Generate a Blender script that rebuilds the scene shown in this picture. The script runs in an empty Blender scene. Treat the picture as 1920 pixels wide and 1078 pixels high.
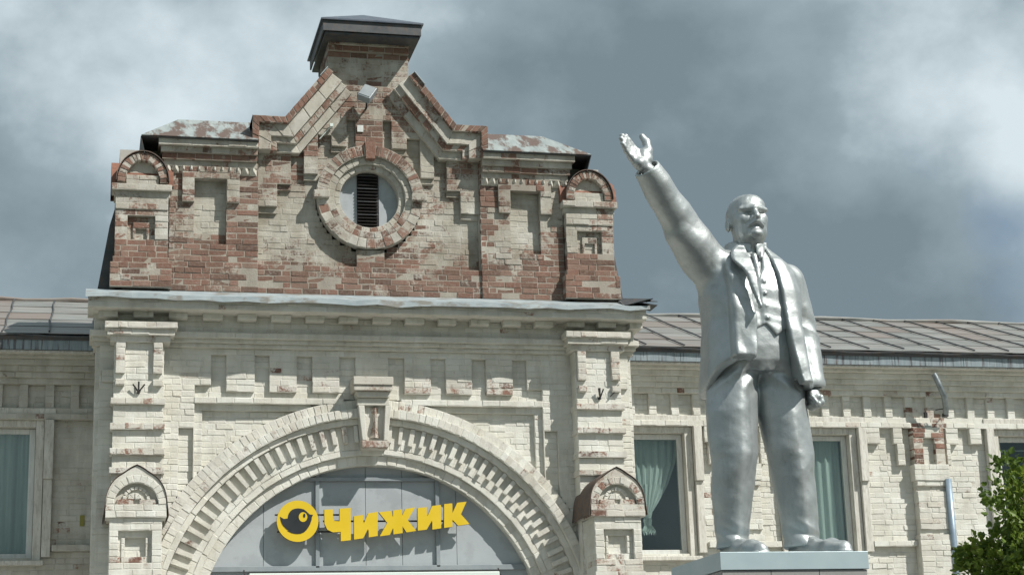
import bpy, math, random
import numpy as np
from mathutils import Vector, Matrix
random.seed(7); RNG = np.random.default_rng(11)
sc = bpy.context.scene
COL = sc.collection
R = math.radians
NAN = float('nan')

# ------------------------------------------------------------------ camera
def basis(pitch, roll, yaw):
    cy, sy, cp, sp = math.cos(yaw), math.sin(yaw), math.cos(pitch), math.sin(pitch)
    f = Vector((sy * cp, cy * cp, sp)); ri = Vector((cy, -sy, 0)); up = ri.cross(f)
    cr, sr = math.cos(roll), math.sin(roll)
    return ri * cr - up * sr, ri * sr + up * cr, f
CR, CU, CF = basis(R(14.34), R(1.83), R(13.47))
CAM = Vector((0, -22.5, 1.6))
cam = bpy.data.cameras.new('camera'); cam_o = bpy.data.objects.new('camera', cam); COL.objects.link(cam_o)
cam.sensor_width = 36; cam.lens = 3407 / 1920 * 36; cam.clip_end = 3000
cam_o.matrix_world = Matrix(((CR.x, CU.x, -CF.x, CAM.x), (CR.y, CU.y, -CF.y, CAM.y), (CR.z, CU.z, -CF.z, CAM.z), (0, 0, 0, 1)))
sc.camera = cam_o

# ------------------------------------------------------------------ light, sky, exposure
SUN_TRAVEL = Vector((-1.03, 1.0, -1.52)).normalized()
sun_elev = math.asin(-SUN_TRAVEL.z); sun_az = math.atan2(-SUN_TRAVEL.x, -SUN_TRAVEL.y)
sun = bpy.data.lights.new('sun', 'SUN'); sun.energy = 5.0; sun.angle = R(0.53); sun.color = (1.0, 0.965, 0.895)
sun_o = bpy.data.objects.new('sun', sun); COL.objects.link(sun_o); sun_o.location = (20, -30, 30)
sun_o.rotation_euler = SUN_TRAVEL.to_track_quat('-Z', 'Y').to_euler()
w = bpy.data.worlds.new('World'); sc.world = w; w.use_nodes = True
nt = w.node_tree; nt.nodes.clear()
def N(nt, typ, **kw):
    n = nt.nodes.new(typ)
    for k, v in kw.items():
        if k.startswith('i_'):
            key = k[2:]; key = int(key) if key.isdigit() else key.replace('_', ' ')
            n.inputs[key].default_value = v
        else: setattr(n, k, v)
    return n
def LK(nt, a, b): nt.links.new(a, b)
wout = N(nt, 'ShaderNodeOutputWorld'); sky = N(nt, 'ShaderNodeTexSky', sky_type='NISHITA')
sky.sun_disc = False; sky.sun_elevation = sun_elev; sky.sun_rotation = sun_az; sky.dust_density = 0.6; sky.ozone_density = 2.0
bg1 = N(nt, 'ShaderNodeBackground', i_Strength=0.085); LK(nt, sky.outputs[0], bg1.inputs[0])
tc = N(nt, 'ShaderNodeTexCoord')
mpn = N(nt, 'ShaderNodeMapping'); mpn.inputs['Scale'].default_value = (1, 1, 1.25); mpn.inputs['Location'].default_value = (0.99, -0.69, -3.39)
LK(nt, tc.outputs['Generated'], mpn.inputs[0])
n1 = N(nt, 'ShaderNodeTexNoise', i_Scale=4.4, i_Detail=11.0, i_Roughness=0.545, i_Distortion=0.0); LK(nt, mpn.outputs[0], n1.inputs['Vector'])
n2 = N(nt, 'ShaderNodeTexNoise', i_Scale=3.4, i_Detail=5.0, i_Roughness=0.5); LK(nt, mpn.outputs[0], n2.inputs['Vector'])
cr1 = N(nt, 'ShaderNodeValToRGB')       # cloud body: dark grey-blue bases to pale tops
e = cr1.color_ramp.elements
e[0].position = 0.35; e[0].color = (0.17, 0.222, 0.255, 1); e[1].position = 0.655; e[1].color = (0.60, 0.69, 0.73, 1)
x = e.new(0.49); x.color = (0.265, 0.335, 0.375, 1)
LK(nt, n1.outputs[0], cr1.inputs[0])
cr2 = N(nt, 'ShaderNodeValToRGB')       # where blue shows between the clouds
e = cr2.color_ramp.elements; e[0].position = 0.20; e[0].color = (0, 0, 0, 1); e[1].position = 0.36; e[1].color = (1, 1, 1, 1)
LK(nt, n2.outputs[0], cr2.inputs[0])
bg2 = N(nt, 'ShaderNodeBackground', i_Strength=1.0); LK(nt, cr1.outputs[0], bg2.inputs[0])
mx = N(nt, 'ShaderNodeMixShader'); LK(nt, cr2.outputs[0], mx.inputs[0]); LK(nt, bg1.outputs[0], mx.inputs[1]); LK(nt, bg2.outputs[0], mx.inputs[2])
LK(nt, mx.outputs[0], wout.inputs[0])
sc.view_settings.view_transform = 'Standard'; sc.view_settings.look = 'None'; sc.view_settings.exposure = 0.22; sc.view_settings.gamma = 1.0
sc.render.engine = 'CYCLES'; sc.cycles.max_bounces = 6; sc.cycles.transparent_max_bounces = 12
try: sc.cycles.use_denoising = True
except Exception: pass

# ------------------------------------------------------------------ materials
def mat(name):
    m = bpy.data.materials.new(name); m.use_nodes = True; t = m.node_tree; t.nodes.clear()
    o = N(t, 'ShaderNodeOutputMaterial'); b = N(t, 'ShaderNodeBsdfPrincipled'); LK(t, b.outputs[0], o.inputs[0])
    return m, t, b
def pos_of(t): return N(t, 'ShaderNodeNewGeometry').outputs['Position']
def noise(t, vec, scale, detail=4.0, rough=0.55, dist=0.0):
    n = N(t, 'ShaderNodeTexNoise', i_Scale=scale, i_Detail=detail, i_Roughness=rough, i_Distortion=dist); LK(t, vec, n.inputs['Vector']); return n.outputs[0]
def mrange(t, v, a, b, c=0.0, d=1.0, smooth=False):
    n = N(t, 'ShaderNodeMapRange'); n.clamp = True
    if smooth: n.interpolation_type = 'SMOOTHSTEP'
    LK(t, v, n.inputs[0]); n.inputs[1].default_value = a; n.inputs[2].default_value = b; n.inputs[3].default_value = c; n.inputs[4].default_value = d
    return n.outputs[0]
def mth(t, op, a, b=None, c=None):
    n = N(t, 'ShaderNodeMath', operation=op)
    for i, v in enumerate((a, b, c)):
        if v is None: continue
        if isinstance(v, (int, float)): n.inputs[i].default_value = v
        else: LK(t, v, n.inputs[i])
    return n.outputs[0]
def mixc(t, f, a, b, blend='MIX'):
    n = N(t, 'ShaderNodeMix', data_type='RGBA', blend_type=blend)
    for s, v in ((0, f), (6, a), (7, b)):
        if isinstance(v, (int, float)): n.inputs[s].default_value = v
        elif isinstance(v, tuple): n.inputs[s].default_value = (*v, 1) if len(v) == 3 else v
        else: LK(t, v, n.inputs[s])
    return n.outputs[2]
def ramp(t, f, stops):
    n = N(t, 'ShaderNodeValToRGB'); el = n.color_ramp.elements
    while len(el) > 1: el.remove(el[0])
    el[0].position = stops[0][0]; el[0].color = (*stops[0][1], 1)
    for p, c in stops[1:]:
        k = el.new(p); k.color = (*c, 1)
    LK(t, f, n.inputs[0]); return n.outputs[0]
def bump(t, b, h, strength=0.3, dist=0.01):
    n = N(t, 'ShaderNodeBump', i_Strength=strength, i_Distance=dist); LK(t, h, n.inputs['Height']); LK(t, n.outputs[0], b.inputs['Normal'])
def stretch(t, vec, s):
    n = N(t, 'ShaderNodeMapping'); n.inputs['Scale'].default_value = s; LK(t, vec, n.inputs[0]); return n.outputs[0]

def make_brick_mat():
    m, t, b = mat('painted_brick')
    at = N(t, 'ShaderNodeAttribute', attribute_name='bk'); sep = N(t, 'ShaderNodeSeparateColor'); LK(t, at.outputs['Color'], sep.inputs[0])
    r, g, bl = sep.outputs[0], sep.outputs[1], sep.outputs[2]
    P = pos_of(t)
    base = ramp(t, r, [(0.0, (0.10, 0.055, 0.043)), (0.25, (0.165, 0.080, 0.059)), (0.5, (0.215, 0.102, 0.072)), (0.75, (0.255, 0.130, 0.096)), (1.0, (0.27, 0.165, 0.128))])
    nb = noise(t, P, 30, 5, 0.6)
    base = mixc(t, mrange(t, nb, 0.38, 0.72, 0, 0.5), base, (0.33, 0.255, 0.21))
    base = mixc(t, bl, base, (0.42, 0.385, 0.33))
    pn = noise(t, P, 4.2, 9, 0.70, 0.5)
    pn = mrange(t, pn, 0.30, 0.72)
    pn2 = mth(t, 'ADD', mth(t, 'MULTIPLY', pn, 0.72), mth(t, 'MULTIPLY', mrange(t, noise(t, P, 38, 4, 0.6), 0.3, 0.7), 0.28))
    mask = mrange(t, mth(t, 'SUBTRACT', g, pn2), -0.11, 0.09, 0, 1)
    paint = ramp(t, noise(t, P, 2.3, 6, 0.6), [(0.30, (0.53, 0.525, 0.475)), (0.5, (0.655, 0.655, 0.605)), (0.7, (0.72, 0.73, 0.69))])
    tint = mixc(t, mrange(t, r, 0.2, 1.0, 0.0, 0.30), paint, (0.63, 0.59, 0.49))
    soot = mrange(t, noise(t, stretch(t, P, (9, 9, 1.3)), 1.0, 6, 0.65), 0.50, 0.80, 0, 0.55)
    tint = mixc(t, soot, tint, (0.34, 0.325, 0.27))
    fine = mrange(t, noise(t, P, 90, 3, 0.6), 0.55, 0.8, 0, 0.35)
    tint = mixc(t, fine, tint, (0.40, 0.34, 0.27))
    mask = mth(t, 'MULTIPLY', mask, mrange(t, g, 0.25, 0.85, 0.62, 1.0))
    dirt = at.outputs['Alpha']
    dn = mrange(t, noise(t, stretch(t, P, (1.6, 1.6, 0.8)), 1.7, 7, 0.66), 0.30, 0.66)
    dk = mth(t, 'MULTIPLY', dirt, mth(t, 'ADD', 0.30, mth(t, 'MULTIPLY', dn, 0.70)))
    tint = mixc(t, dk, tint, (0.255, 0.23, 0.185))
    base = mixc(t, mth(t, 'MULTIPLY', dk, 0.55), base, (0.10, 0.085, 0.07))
    colr = mixc(t, mask, base, tint)
    LK(t, colr, b.inputs['Base Color']); b.inputs['Roughness'].default_value = 0.93; b.inputs['Specular IOR Level'].default_value = 0.2
    h = mth(t, 'ADD', mth(t, 'MULTIPLY', noise(t, P, 55, 5, 0.65), 1.0), mth(t, 'MULTIPLY', mask, 0.22))
    bump(t, b, h, 0.55, 0.012)
    return m
M = {}
M['brick'] = make_brick_mat()
def simple(name, c1, c2, scale=6, rough=0.8, metal=0.0, bumpd=0.0, c3=None, s3=30, k3=0.4, st=None, spec=0.5, det=5, s3lo=0.52):
    m, t, b = mat(name); P = pos_of(t)
    V = stretch(t, P, st) if st else P
    c = mixc(t, mrange(t, noise(t, V, scale, det, 0.6), 0.32, 0.68), c1, c2)
    if c3: c = mixc(t, mrange(t, noise(t, V, s3, 6, 0.65), s3lo, s3lo + 0.09, 0, k3), c, c3)
    LK(t, c, b.inputs['Base Color']); b.inputs['Metallic'].default_value = metal; b.inputs['Specular IOR Level'].default_value = spec
    rr = mrange(t, noise(t, P, scale * 3, 4, 0.6), 0.3, 0.7, max(rough - 0.1, 0.02), min(rough + 0.1, 1)); LK(t, rr, b.inputs['Roughness'])
    if bumpd: bump(t, b, noise(t, V, scale * 6, 5, 0.6), 0.5, bumpd)
    return m
M['asphalt'] = simple('asphalt', (0.045, 0.045, 0.046), (0.07, 0.068, 0.064), 3, 0.9, 0, 0.01)
M['slabs'] = simple('paving', (0.36, 0.35, 0.325), (0.44, 0.425, 0.395), 2, 0.9, 0, 0.006)
M['foliage_far'] = simple('far_foliage', (0.03, 0.055, 0.016), (0.06, 0.09, 0.028), 0.9, 0.95, 0, 0.1)
M['turf'] = simple('turf', (0.05, 0.085, 0.025), (0.09, 0.12, 0.04), 4, 0.95, 0, 0.03)
M['slate_metal'] = simple('dark_blue_roof_metal', (0.075, 0.095, 0.125), (0.11, 0.13, 0.16), 3, 0.45, 0.35, 0.002, (0.16, 0.15, 0.14), 12, 0.25)
M['pale_metal'] = simple('peeling_pale_green_metal', (0.20, 0.235, 0.235), (0.30, 0.335, 0.33), 4, 0.65, 0.0, 0.003, (0.105, 0.070, 0.056), 2.3, 0.97, (2.4, 0.7, 0.7), s3lo=0.46)
M['rust_metal'] = simple('rust_red_sheet', (0.17, 0.072, 0.045), (0.25, 0.115, 0.075), 6, 0.75, 0.1, 0.003, (0.10, 0.06, 0.05), 20, 0.5)
M['flash_metal'] = simple('galvanised_flashing', (0.25, 0.30, 0.325), (0.36, 0.41, 0.425), 5, 0.6, 0.15, 0.003, (0.20, 0.185, 0.16), 3, 0.85, (1, 1, 2.0))
M['fascia_metal'] = simple('blue_grey_fascia', (0.19, 0.235, 0.265), (0.28, 0.33, 0.355), 3, 0.55, 0.2, 0.002, (0.08, 0.055, 0.048), 5, 0.8, (5.5, 1, 0.35))
M['dark_iron'] = simple('dark_iron', (0.022, 0.022, 0.024), (0.05, 0.045, 0.042), 15, 0.6, 0.5)
M['brown_tin'] = simple('rusty_brown_tin', (0.085, 0.062, 0.052), (0.14, 0.105, 0.088), 6, 0.75, 0.1, 0.002, (0.17, 0.10, 0.07), 14, 0.6)
M['dark_tin'] = simple('dark_tin', (0.045, 0.05, 0.055), (0.085, 0.09, 0.095), 5, 0.6, 0.2, 0.002, (0.10, 0.07, 0.055), 10, 0.6)
M['grey_sheet'] = simple('grey_painted_sheet', (0.31, 0.34, 0.36), (0.36, 0.39, 0.405), 1.6, 0.55, 0.0, 0.0015, (0.25, 0.27, 0.285), 3, 0.5)
M['grey_bar'] = simple('grey_painted_bar', (0.20, 0.225, 0.245), (0.25, 0.275, 0.29), 5, 0.55, 0.1)
M['white_box'] = simple('white_powder_coat', (0.56, 0.63, 0.59), (0.62, 0.68, 0.645), 2, 0.4)
M['wood_white'] = simple('weathered_white_wood', (0.44, 0.425, 0.375), (0.62, 0.61, 0.56), 4, 0.85, 0, 0.003, (0.27, 0.245, 0.20), 14, 0.45, (4, 4, 0.7))
M['frame_white'] = simple('grey_white_frame', (0.50, 0.52, 0.50), (0.62, 0.63, 0.60), 4, 0.6, 0, 0.0, (0.36, 0.34, 0.30), 12, 0.3, (3, 3, 0.6))
M['ped_cap'] = simple('pale_blue_grey_sheet', (0.33, 0.41, 0.44), (0.385, 0.465, 0.49), 1.5, 0.45, 0.15, 0.001)
M['ped_stone'] = simple('grey_granite_tile', (0.23, 0.228, 0.22), (0.29, 0.285, 0.275), 45, 0.5, 0, 0.0, (0.18, 0.175, 0.17), 90, 0.5)
M['yellow'] = simple('yellow_acrylic', (0.60, 0.415, 0.012), (0.65, 0.455, 0.018), 2, 0.38)
M['yellow_side'] = simple('dark_sign_edge', (0.06, 0.045, 0.02), (0.10, 0.07, 0.03), 3, 0.5)
M['black'] = simple('black_acrylic', (0.016, 0.018, 0.02), (0.026, 0.028, 0.03), 3, 0.35)
M['blue_pipe'] = simple('blue_grey_pipe', (0.22, 0.29, 0.36), (0.30, 0.38, 0.45), 6, 0.4, 0.3)
M['tin_pipe'] = simple('galvanised_pipe', (0.17, 0.20, 0.21), (0.30, 0.33, 0.34), 12, 0.4, 0.7)
M['room'] = simple('dim_room', (0.22, 0.26, 0.25), (0.28, 0.32, 0.31), 2, 0.9)
M['stain_red'] = simple('chipped_red_brick', (0.30, 0.15, 0.11), (0.52, 0.38, 0.31), 18, 0.95, 0, 0.01)
M['olive'] = simple('faded_yellow_paint', (0.20, 0.19, 0.04), (0.28, 0.26, 0.07), 20, 0.8)
M['bark'] = simple('bark', (0.055, 0.042, 0.03), (0.11, 0.09, 0.07), 20, 0.95, 0, 0.01)
def make_curtain():
    m, t, b = mat('pale_sheer_curtain'); P = pos_of(t)
    c = mixc(t, mrange(t, noise(t, stretch(t, P, (7, 7, 0.35)), 2.0, 3, 0.5), 0.3, 0.7), (0.48, 0.54, 0.525), (0.70, 0.75, 0.735))
    LK(t, c, b.inputs['Base Color']); b.inputs['Roughness'].default_value = 0.9
    b.inputs['Transmission Weight'].default_value = 0.0
    return m
M['curtain'] = make_curtain()
def make_glass():
    m = bpy.data.materials.new('window_glass'); m.use_nodes = True; t = m.node_tree; t.nodes.clear()
    o = N(t, 'ShaderNodeOutputMaterial'); tr = N(t, 'ShaderNodeBsdfTransparent'); tr.inputs[0].default_value = (0.74, 0.79, 0.775, 1)
    gl = N(t, 'ShaderNodeBsdfGlossy'); gl.inputs['Roughness'].default_value = 0.03; gl.inputs[0].default_value = (0.8, 0.86, 0.86, 1)
    fr = N(t, 'ShaderNodeLayerWeight', i_Blend=0.5); f = mth(t, 'ADD', mth(t, 'MULTIPLY', mth(t, 'POWER', fr.outputs['Facing'], 5.0), 0.8), 0.065)
    mxs = N(t, 'ShaderNodeMixShader'); LK(t, f, mxs.inputs[0]); LK(t, tr.outputs[0], mxs.inputs[1]); LK(t, gl.outputs[0], mxs.inputs[2]); LK(t, mxs.outputs[0], o.inputs[0])
    return m
M['glass'] = make_glass()
def make_roof_sheet():
    m, t, b = mat('old_roof_sheet'); P = pos_of(t); oi = N(t, 'ShaderNodeObjectInfo').outputs['Random']
    c = mixc(t, mrange(t, noise(t, stretch(t, P, (0.5, 5, 5)), 3.0, 7, 0.68), 0.36, 0.64), (0.10, 0.104, 0.10), (0.27, 0.275, 0.262))
    c = mixc(t, mrange(t, mth(t, 'ADD', noise(t, stretch(t, P, (0.6, 3, 3)), 2.0, 5, 0.6), mth(t, 'MULTIPLY', mth(t, 'SUBTRACT', oi, 0.5), 0.25)), 0.5, 0.68, 0, 0.75), c, (0.15, 0.105, 0.085))
    c = mixc(t, mrange(t, oi, 0, 1, 0, 0.35), c, (0.34, 0.35, 0.335))
    c = mixc(t, mrange(t, mth(t, 'FRACT', mth(t, 'MULTIPLY', oi, 7.31)), 0.62, 1.0, 0, 0.65), c, (0.185, 0.14, 0.115))
    LK(t, c, b.inputs['Base Color']); b.inputs['Roughness'].default_value = 0.6; b.inputs['Metallic'].default_value = 0.15
    bump(t, b, noise(t, stretch(t, P, (1, 4, 4)), 5, 4, 0.5), 0.5, 0.012)
    return m
M['roof_sheet'] = make_roof_sheet()
def make_silver():
    m, t, b = mat('aluminium_painted_cast'); P = pos_of(t)
    c = mixc(t, mrange(t, noise(t, P, 5, 6, 0.6), 0.35, 0.65), (0.37, 0.40, 0.405), (0.43, 0.455, 0.455))
    c = mixc(t, mrange(t, noise(t, P, 26, 5, 0.65), 0.56, 0.72, 0, 0.5), c, (0.28, 0.30, 0.30))
    c = mixc(t, mrange(t, noise(t, stretch(t, P, (9, 9, 1.2)), 1.0, 6, 0.65), 0.54, 0.72, 0, 0.5), c, (0.22, 0.24, 0.24))
    LK(t, c, b.inputs['Base Color']); b.inputs['Metallic'].default_value = 0.64
    LK(t, mrange(t, noise(t, P, 14, 5, 0.6), 0.3, 0.7, 0.42, 0.52), b.inputs['Roughness'])
    h = mth(t, 'ADD', noise(t, P, 16, 4, 0.55), mth(t, 'MULTIPLY', noise(t, P, 70, 4, 0.6), 0.30))
    bump(t, b, h, 0.4, 0.008)
    return m
M['silver'] = make_silver()
def make_leaf():
    m, t, b = mat('leaf_green'); at = N(t, 'ShaderNodeAttribute', attribute_name='lf'); sep = N(t, 'ShaderNodeSeparateColor'); LK(t, at.outputs['Color'], sep.inputs[0])
    c = ramp(t, sep.outputs[0], [(0.0, (0.065, 0.115, 0.02)), (0.45, (0.13, 0.20, 0.032)), (0.85, (0.20, 0.27, 0.045)), (1.0, (0.29, 0.31, 0.065))])
    LK(t, c, b.inputs['Base Color']); b.inputs['Roughness'].default_value = 0.5; b.inputs['Specular IOR Level'].default_value = 0.4
    tl = N(t, 'ShaderNodeBsdfTranslucent'); LK(t, mixc(t, 0.35, c, (0.16, 0.22, 0.03)), tl.inputs[0])
    mxs = N(t, 'ShaderNodeMixShader'); mxs.inputs[0].default_value = 0.4; LK(t, b.outputs[0], mxs.inputs[1]); LK(t, tl.outputs[0], mxs.inputs[2])
    o = [n for n in t.nodes if n.type == 'OUTPUT_MATERIAL'][0]; LK(t, mxs.outputs[0], o.inputs[0])
    return m
M['leaf'] = make_leaf()

# ------------------------------------------------------------------ object helpers
def link(o, parent=None):
    COL.objects.link(o)
    if parent is not None: o.parent = parent
    return o
def empty(name, label=None, cat=None, group=None, loc=(0, 0, 0)):
    o = bpy.data.objects.new(name, None); o.empty_display_size = 0.2; o.location = loc; COL.objects.link(o)
    if label: o['label'] = label
    if cat: o['category'] = cat
    if group: o['group'] = group
    return o
class MB:
    """collects faces into one mesh"""
    def __init__(s): s.v = []; s.f = []
    def box(s, x0, x1, y0, y1, z0, z1):
        i = len(s.v)
        s.v += [(x0, y0, z0), (x1, y0, z0), (x1, y1, z0), (x0, y1, z0), (x0, y0, z1), (x1, y0, z1), (x1, y1, z1), (x0, y1, z1)]
        s.f += [(i, i + 1, i + 5, i + 4), (i + 1, i + 2, i + 6, i + 5), (i + 2, i + 3, i + 7, i + 6), (i + 3, i, i + 4, i + 7), (i + 4, i + 5, i + 6, i + 7), (i + 3, i + 2, i + 1, i)]
        return s
    def prism(s, poly, ya, yb):
        """polygon in (x,z), counter-clockwise seen from the front (-Y); front at ya, back at yb"""
        n = len(poly); i = len(s.v)
        s.v += [(x, ya, z) for x, z in poly] + [(x, yb, z) for x, z in poly]
        s.f.append(tuple(range(i, i + n))); s.f.append(tuple(reversed(range(i + n, i + 2 * n))))
        for k in range(n):
            l = (k + 1) % n; s.f.append((i + l, i + k, i + n + k, i + n + l))
        return s
    def quad(s, a, b, c, d): i = len(s.v); s.v += [a, b, c, d]; s.f.append((i, i + 1, i + 2, i + 3)); return s
    def slab(s, a, b, c, d, th):
        """thick sheet: top corners a b c d, thickness along -normal"""
        A, B, C, D = map(Vector, (a, b, c, d)); n = (B - A).cross(D - A).normalized() * -th
        i = len(s.v); s.v += [tuple(p) for p in (A, B, C, D)] + [tuple(p + n) for p in (A, B, C, D)]
        s.f += [(i, i + 1, i + 2, i + 3), (i + 7, i + 6, i + 5, i + 4)]
        for k in range(4): l = (k + 1) % 4; s.f.append((i + l, i + k, i + 4 + k, i + 4 + l))
        return s
    def tube(s, pts, r, n=10, cap=True):
        pts = [Vector(p) for p in pts]; rings = []; up = Vector((0.31, 0.2, 0.93))
        for k, p in enumerate(pts):
            d = (pts[min(k + 1, len(pts) - 1)] - pts[max(k - 1, 0)]).normalized()
            a = d.cross(up).normalized(); b = a.cross(d); rr = r[k] if isinstance(r, (list, tuple)) else r
            i = len(s.v); s.v += [tuple(p + (a * math.cos(q) + b * math.sin(q)) * rr) for q in [2 * math.pi * j / n for j in range(n)]]; rings.append(i)
        for A, B in zip(rings, rings[1:]):
            for j in range(n): l = (j + 1) % n; s.f.append((A + l, A + j, B + j, B + l))
        if cap: s.f.append(tuple(range(rings[0], rings[0] + n))); s.f.append(tuple(reversed(range(rings[-1], rings[-1] + n))))
        return s
    def build(s, name, m, parent=None, smooth=False, bevel=0.0):
        me = bpy.data.meshes.new(name); me.from_pydata(s.v, [], s.f); me.materials.append(M[m] if isinstance(m, str) else m)
        if smooth: me.polygons.foreach_set('use_smooth', [True] * len(me.polygons))
        me.update(); o = bpy.data.objects.new(name, me)
        link(o, parent)
        if bevel:
            bm = o.modifiers.new('bevel', 'BEVEL'); bm.width = bevel; bm.segments = 2; bm.limit_method = 'ANGLE'; bm.angle_limit = R(35)
        return o
def stagger(pts):   # densify a closed polygon with a little wobble, for worn edges
    return pts
def in_view(p):
    d = Vector(p) - CAM; z = d.dot(CF)
    if z < 0.5: return None
    return 960 + 3407 * d.dot(CR) / z, 539 - 3407 * d.dot(CU) / z

# ------------------------------------------------------------------ brick engine
def front(Y0): return lambda x, z, d: (x, Y0 - d, z)
def flank(xf, Y0): return lambda u, z, d: (xf - d, Y0 + u, z)        # a wall facing -X, u runs back from the front
class Masonry:
    """bricks and mortar of one building"""
    def __init__(s, owner): s.o = owner; s.dirt = 0.24; s.rec = 0.0042; s.b = []; s.mv = []; s.mf = []; s.mc = []
    def brick(s, q, df, db, mp, g, base=0.0, ch=0.0045, jit=0.004, keep=None):
        rj = random.gauss
        df = df + max(-0.008, min(0.008, rj(0, 0.003)))
        q = [(x + rj(0, jit * 0.6), z + rj(0, jit * 0.6)) for x, z in q]
        cx = sum(p[0] for p in q) / 4; cz = sum(p[1] for p in q) / 4
        inn = []
        for x, z in q:
            c = ch * random.uniform(0.5, 2.0); inn.append((x + math.copysign(min(c, abs(cx - x) * 0.6), cx - x), z + math.copysign(min(c, abs(cz - z) * 0.6), cz - z)))
        v = [mp(x, z, df + rj(0, 0.0012)) for x, z in inn] + [mp(x, z, df - ch * 0.9) for x, z in q] + [mp(x, z, db) for x, z in q]
        area = 0.5 * abs((q[2][0] - q[0][0]) * (q[3][1] - q[1][1]) - (q[3][0] - q[1][0]) * (q[2][1] - q[0][1]))
        s.b.append((v, (random.random(), g, base, max(0.0, min(1.0, s.dirt + random.gauss(0, 0.06)))), area, keep))
    FACES = [(0, 1, 2, 3)] + [(k, 4 + k, 4 + (k + 1) % 4, (k + 1) % 4) for k in range(4)] + [(4 + k, 8 + k, 8 + (k + 1) % 4, 4 + (k + 1) % 4) for k in range(4)]
    FACES = [(0, 1, 2, 3)] + [((k + 1) % 4, k, 4 + k, 4 + (k + 1) % 4) for k in range(4)] + [(4 + (k + 1) % 4, 4 + k, 8 + k, 8 + (k + 1) % 4) for k in range(4)]
    def mortar(s, q, d, db, mp, g):
        i = len(s.mv); s.mv += [mp(x, z, d) for x, z in q] + [mp(x, z, db) for x, z in q]
        s.mf.append((i, i + 1, i + 2, i + 3))
        for k in range(4): l = (k + 1) % 4; s.mf.append((i + l, i + k, i + 4 + k, i + 4 + l))
        s.mc += [(0.5, g, 1.0, s.dirt)] * 8
    def lay(s, dep, x0, x1, z0, z1, mp, paint, h=0.0775, back=0.28, dx=0.01, jw=0.007):
        n = max(1, round((z1 - z0) / h)); h = (z1 - z0) / n
        xs = np.arange(x0 + dx / 2, x1, dx)
        for i in range(n):
            za, zb = z0 + i * h, z0 + (i + 1) * h; zm = (za + zb) / 2
            d = dep(xs, zm); dd = np.where(np.isnan(d), -99.0, d)
            cut = np.flatnonzero(np.abs(np.diff(dd)) > 1e-4) + 1
            st = np.concatenate([[0], cut]); en = np.concatenate([cut, [len(xs)]])
            ci = round(zm / 0.0775); off = (0.0, 0.1125, 0.0, 0.056)[ci % 4] + random.uniform(-0.015, 0.015)
            for a, b in zip(st, en):
                dv = float(dd[a])
                if dv < -50: continue
                xa, xb = x0 + a * dx, x0 + b * dx
                s.mortar([(xa, za), (xb, za), (xb, zb), (xa, zb)], dv - s.rec, dv - back, mp, min(1.0, paint((xa + xb) / 2, zm, dv) + 0.03))
                js = [xa]; x = math.floor((xa - off) / 0.3375) * 0.3375 + off; k = 0
                while x < xb:
                    if ci % 2: x += 0.225 + random.uniform(-0.012, 0.012)
                    else: x += (0.1125, 0.225)[k % 2] + random.uniform(-0.008, 0.008)
                    k += 1
                    if x - js[-1] > 0.065 and xb - x > 0.065: js.append(x)
                js.append(xb)
                for p, q in zip(js, js[1:]):
                    if q - p < 0.02: continue
                    lj = jw / 2 if p > xa else 0.0; rj = jw / 2 if q < xb else 0.0
                    s.brick([(p + lj, za + jw / 2), (q - rj, za + jw / 2), (q - rj, zb - jw / 2), (p + lj, zb - jw / 2)], dv, dv - back, mp, paint((p + q) / 2, zm, dv))
    def ring(s, cx, cz, r0, r1, a0, a1, step, d, db, mp, paint, fill=1.0, mort=True, jw=0.008):
        """bricks laid round an arc, angles in degrees counter-clockwise from +X; step is the brick width along the outer radius"""
        n = max(1, round(R(a1 - a0) * r1 / step)); da = (a1 - a0) / n
        pt = lambda r, a: (cx + r * math.cos(R(a)), cz + r * math.sin(R(a)))
        for i in range(n):
            A, B = a0 + i * da, a0 + (i + 1) * da; mid = (A + B) / 2
            g = paint(*pt((r0 + r1) / 2, mid), d)
            if mort: s.mortar([pt(r1, B), pt(r0, B), pt(r0, A), pt(r1, A)], d - 0.006, db, mp, min(1, g + 0.1))
            hw = (B - A) / 2 * fill
            j = math.degrees(jw / 2 / r1) if fill == 1.0 else 0
            A2, B2 = mid - hw + j, mid + hw - j
            e0 = jw / 2
            s.brick([pt(r1 - e0, B2), pt(r0 + e0, B2), pt(r0 + e0, A2), pt(r1 - e0, A2)], d, db, mp, g)
    def path(s, pts, t0, t1, step, d, db, mp, paint, jw=0.008, mort=True):
        """bricks along an open polyline; t is measured to the right-hand side of the direction of travel"""
        P = [Vector(p) for p in pts]; nrm = []
        for k in range(len(P)):
            dirs = []
            if k > 0: dirs.append((P[k] - P[k - 1]).normalized())
            if k < len(P) - 1: dirs.append((P[k + 1] - P[k]).normalized())
            ns = [Vector((q.y, -q.x)) for q in dirs]
            m = sum(ns, Vector((0, 0))).normalized(); nrm.append(m / max(0.35, m.dot(ns[0])))
        for k in range(len(P) - 1):
            L = (P[k + 1] - P[k]).length; n = max(1, round(L / step))
            for i in range(n):
                fa, fb = i / n, (i + 1) / n; e = jw / 2 / L
                def q2(f, t): 
                    a = P[k].lerp(P[k + 1], f); nn = nrm[k].lerp(nrm[k + 1], f); v = a + nn * t; return (v.x, v.y)
                g = paint(*q2((fa + fb) / 2, (t0 + t1) / 2), d)
                if mort: s.mortar([q2(fa, t1), q2(fb, t1), q2(fb, t0), q2(fa, t0)], d - 0.006, db, mp, min(1, g + 0.1))
                s.brick([q2(fa + e, t1), q2(fb - e, t1), q2(fb - e, t0), q2(fa + e, t0)], d, db, mp, g)
    def poly(s, q, d, db, mp, g): s.brick(q, d, db, mp, g)
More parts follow.
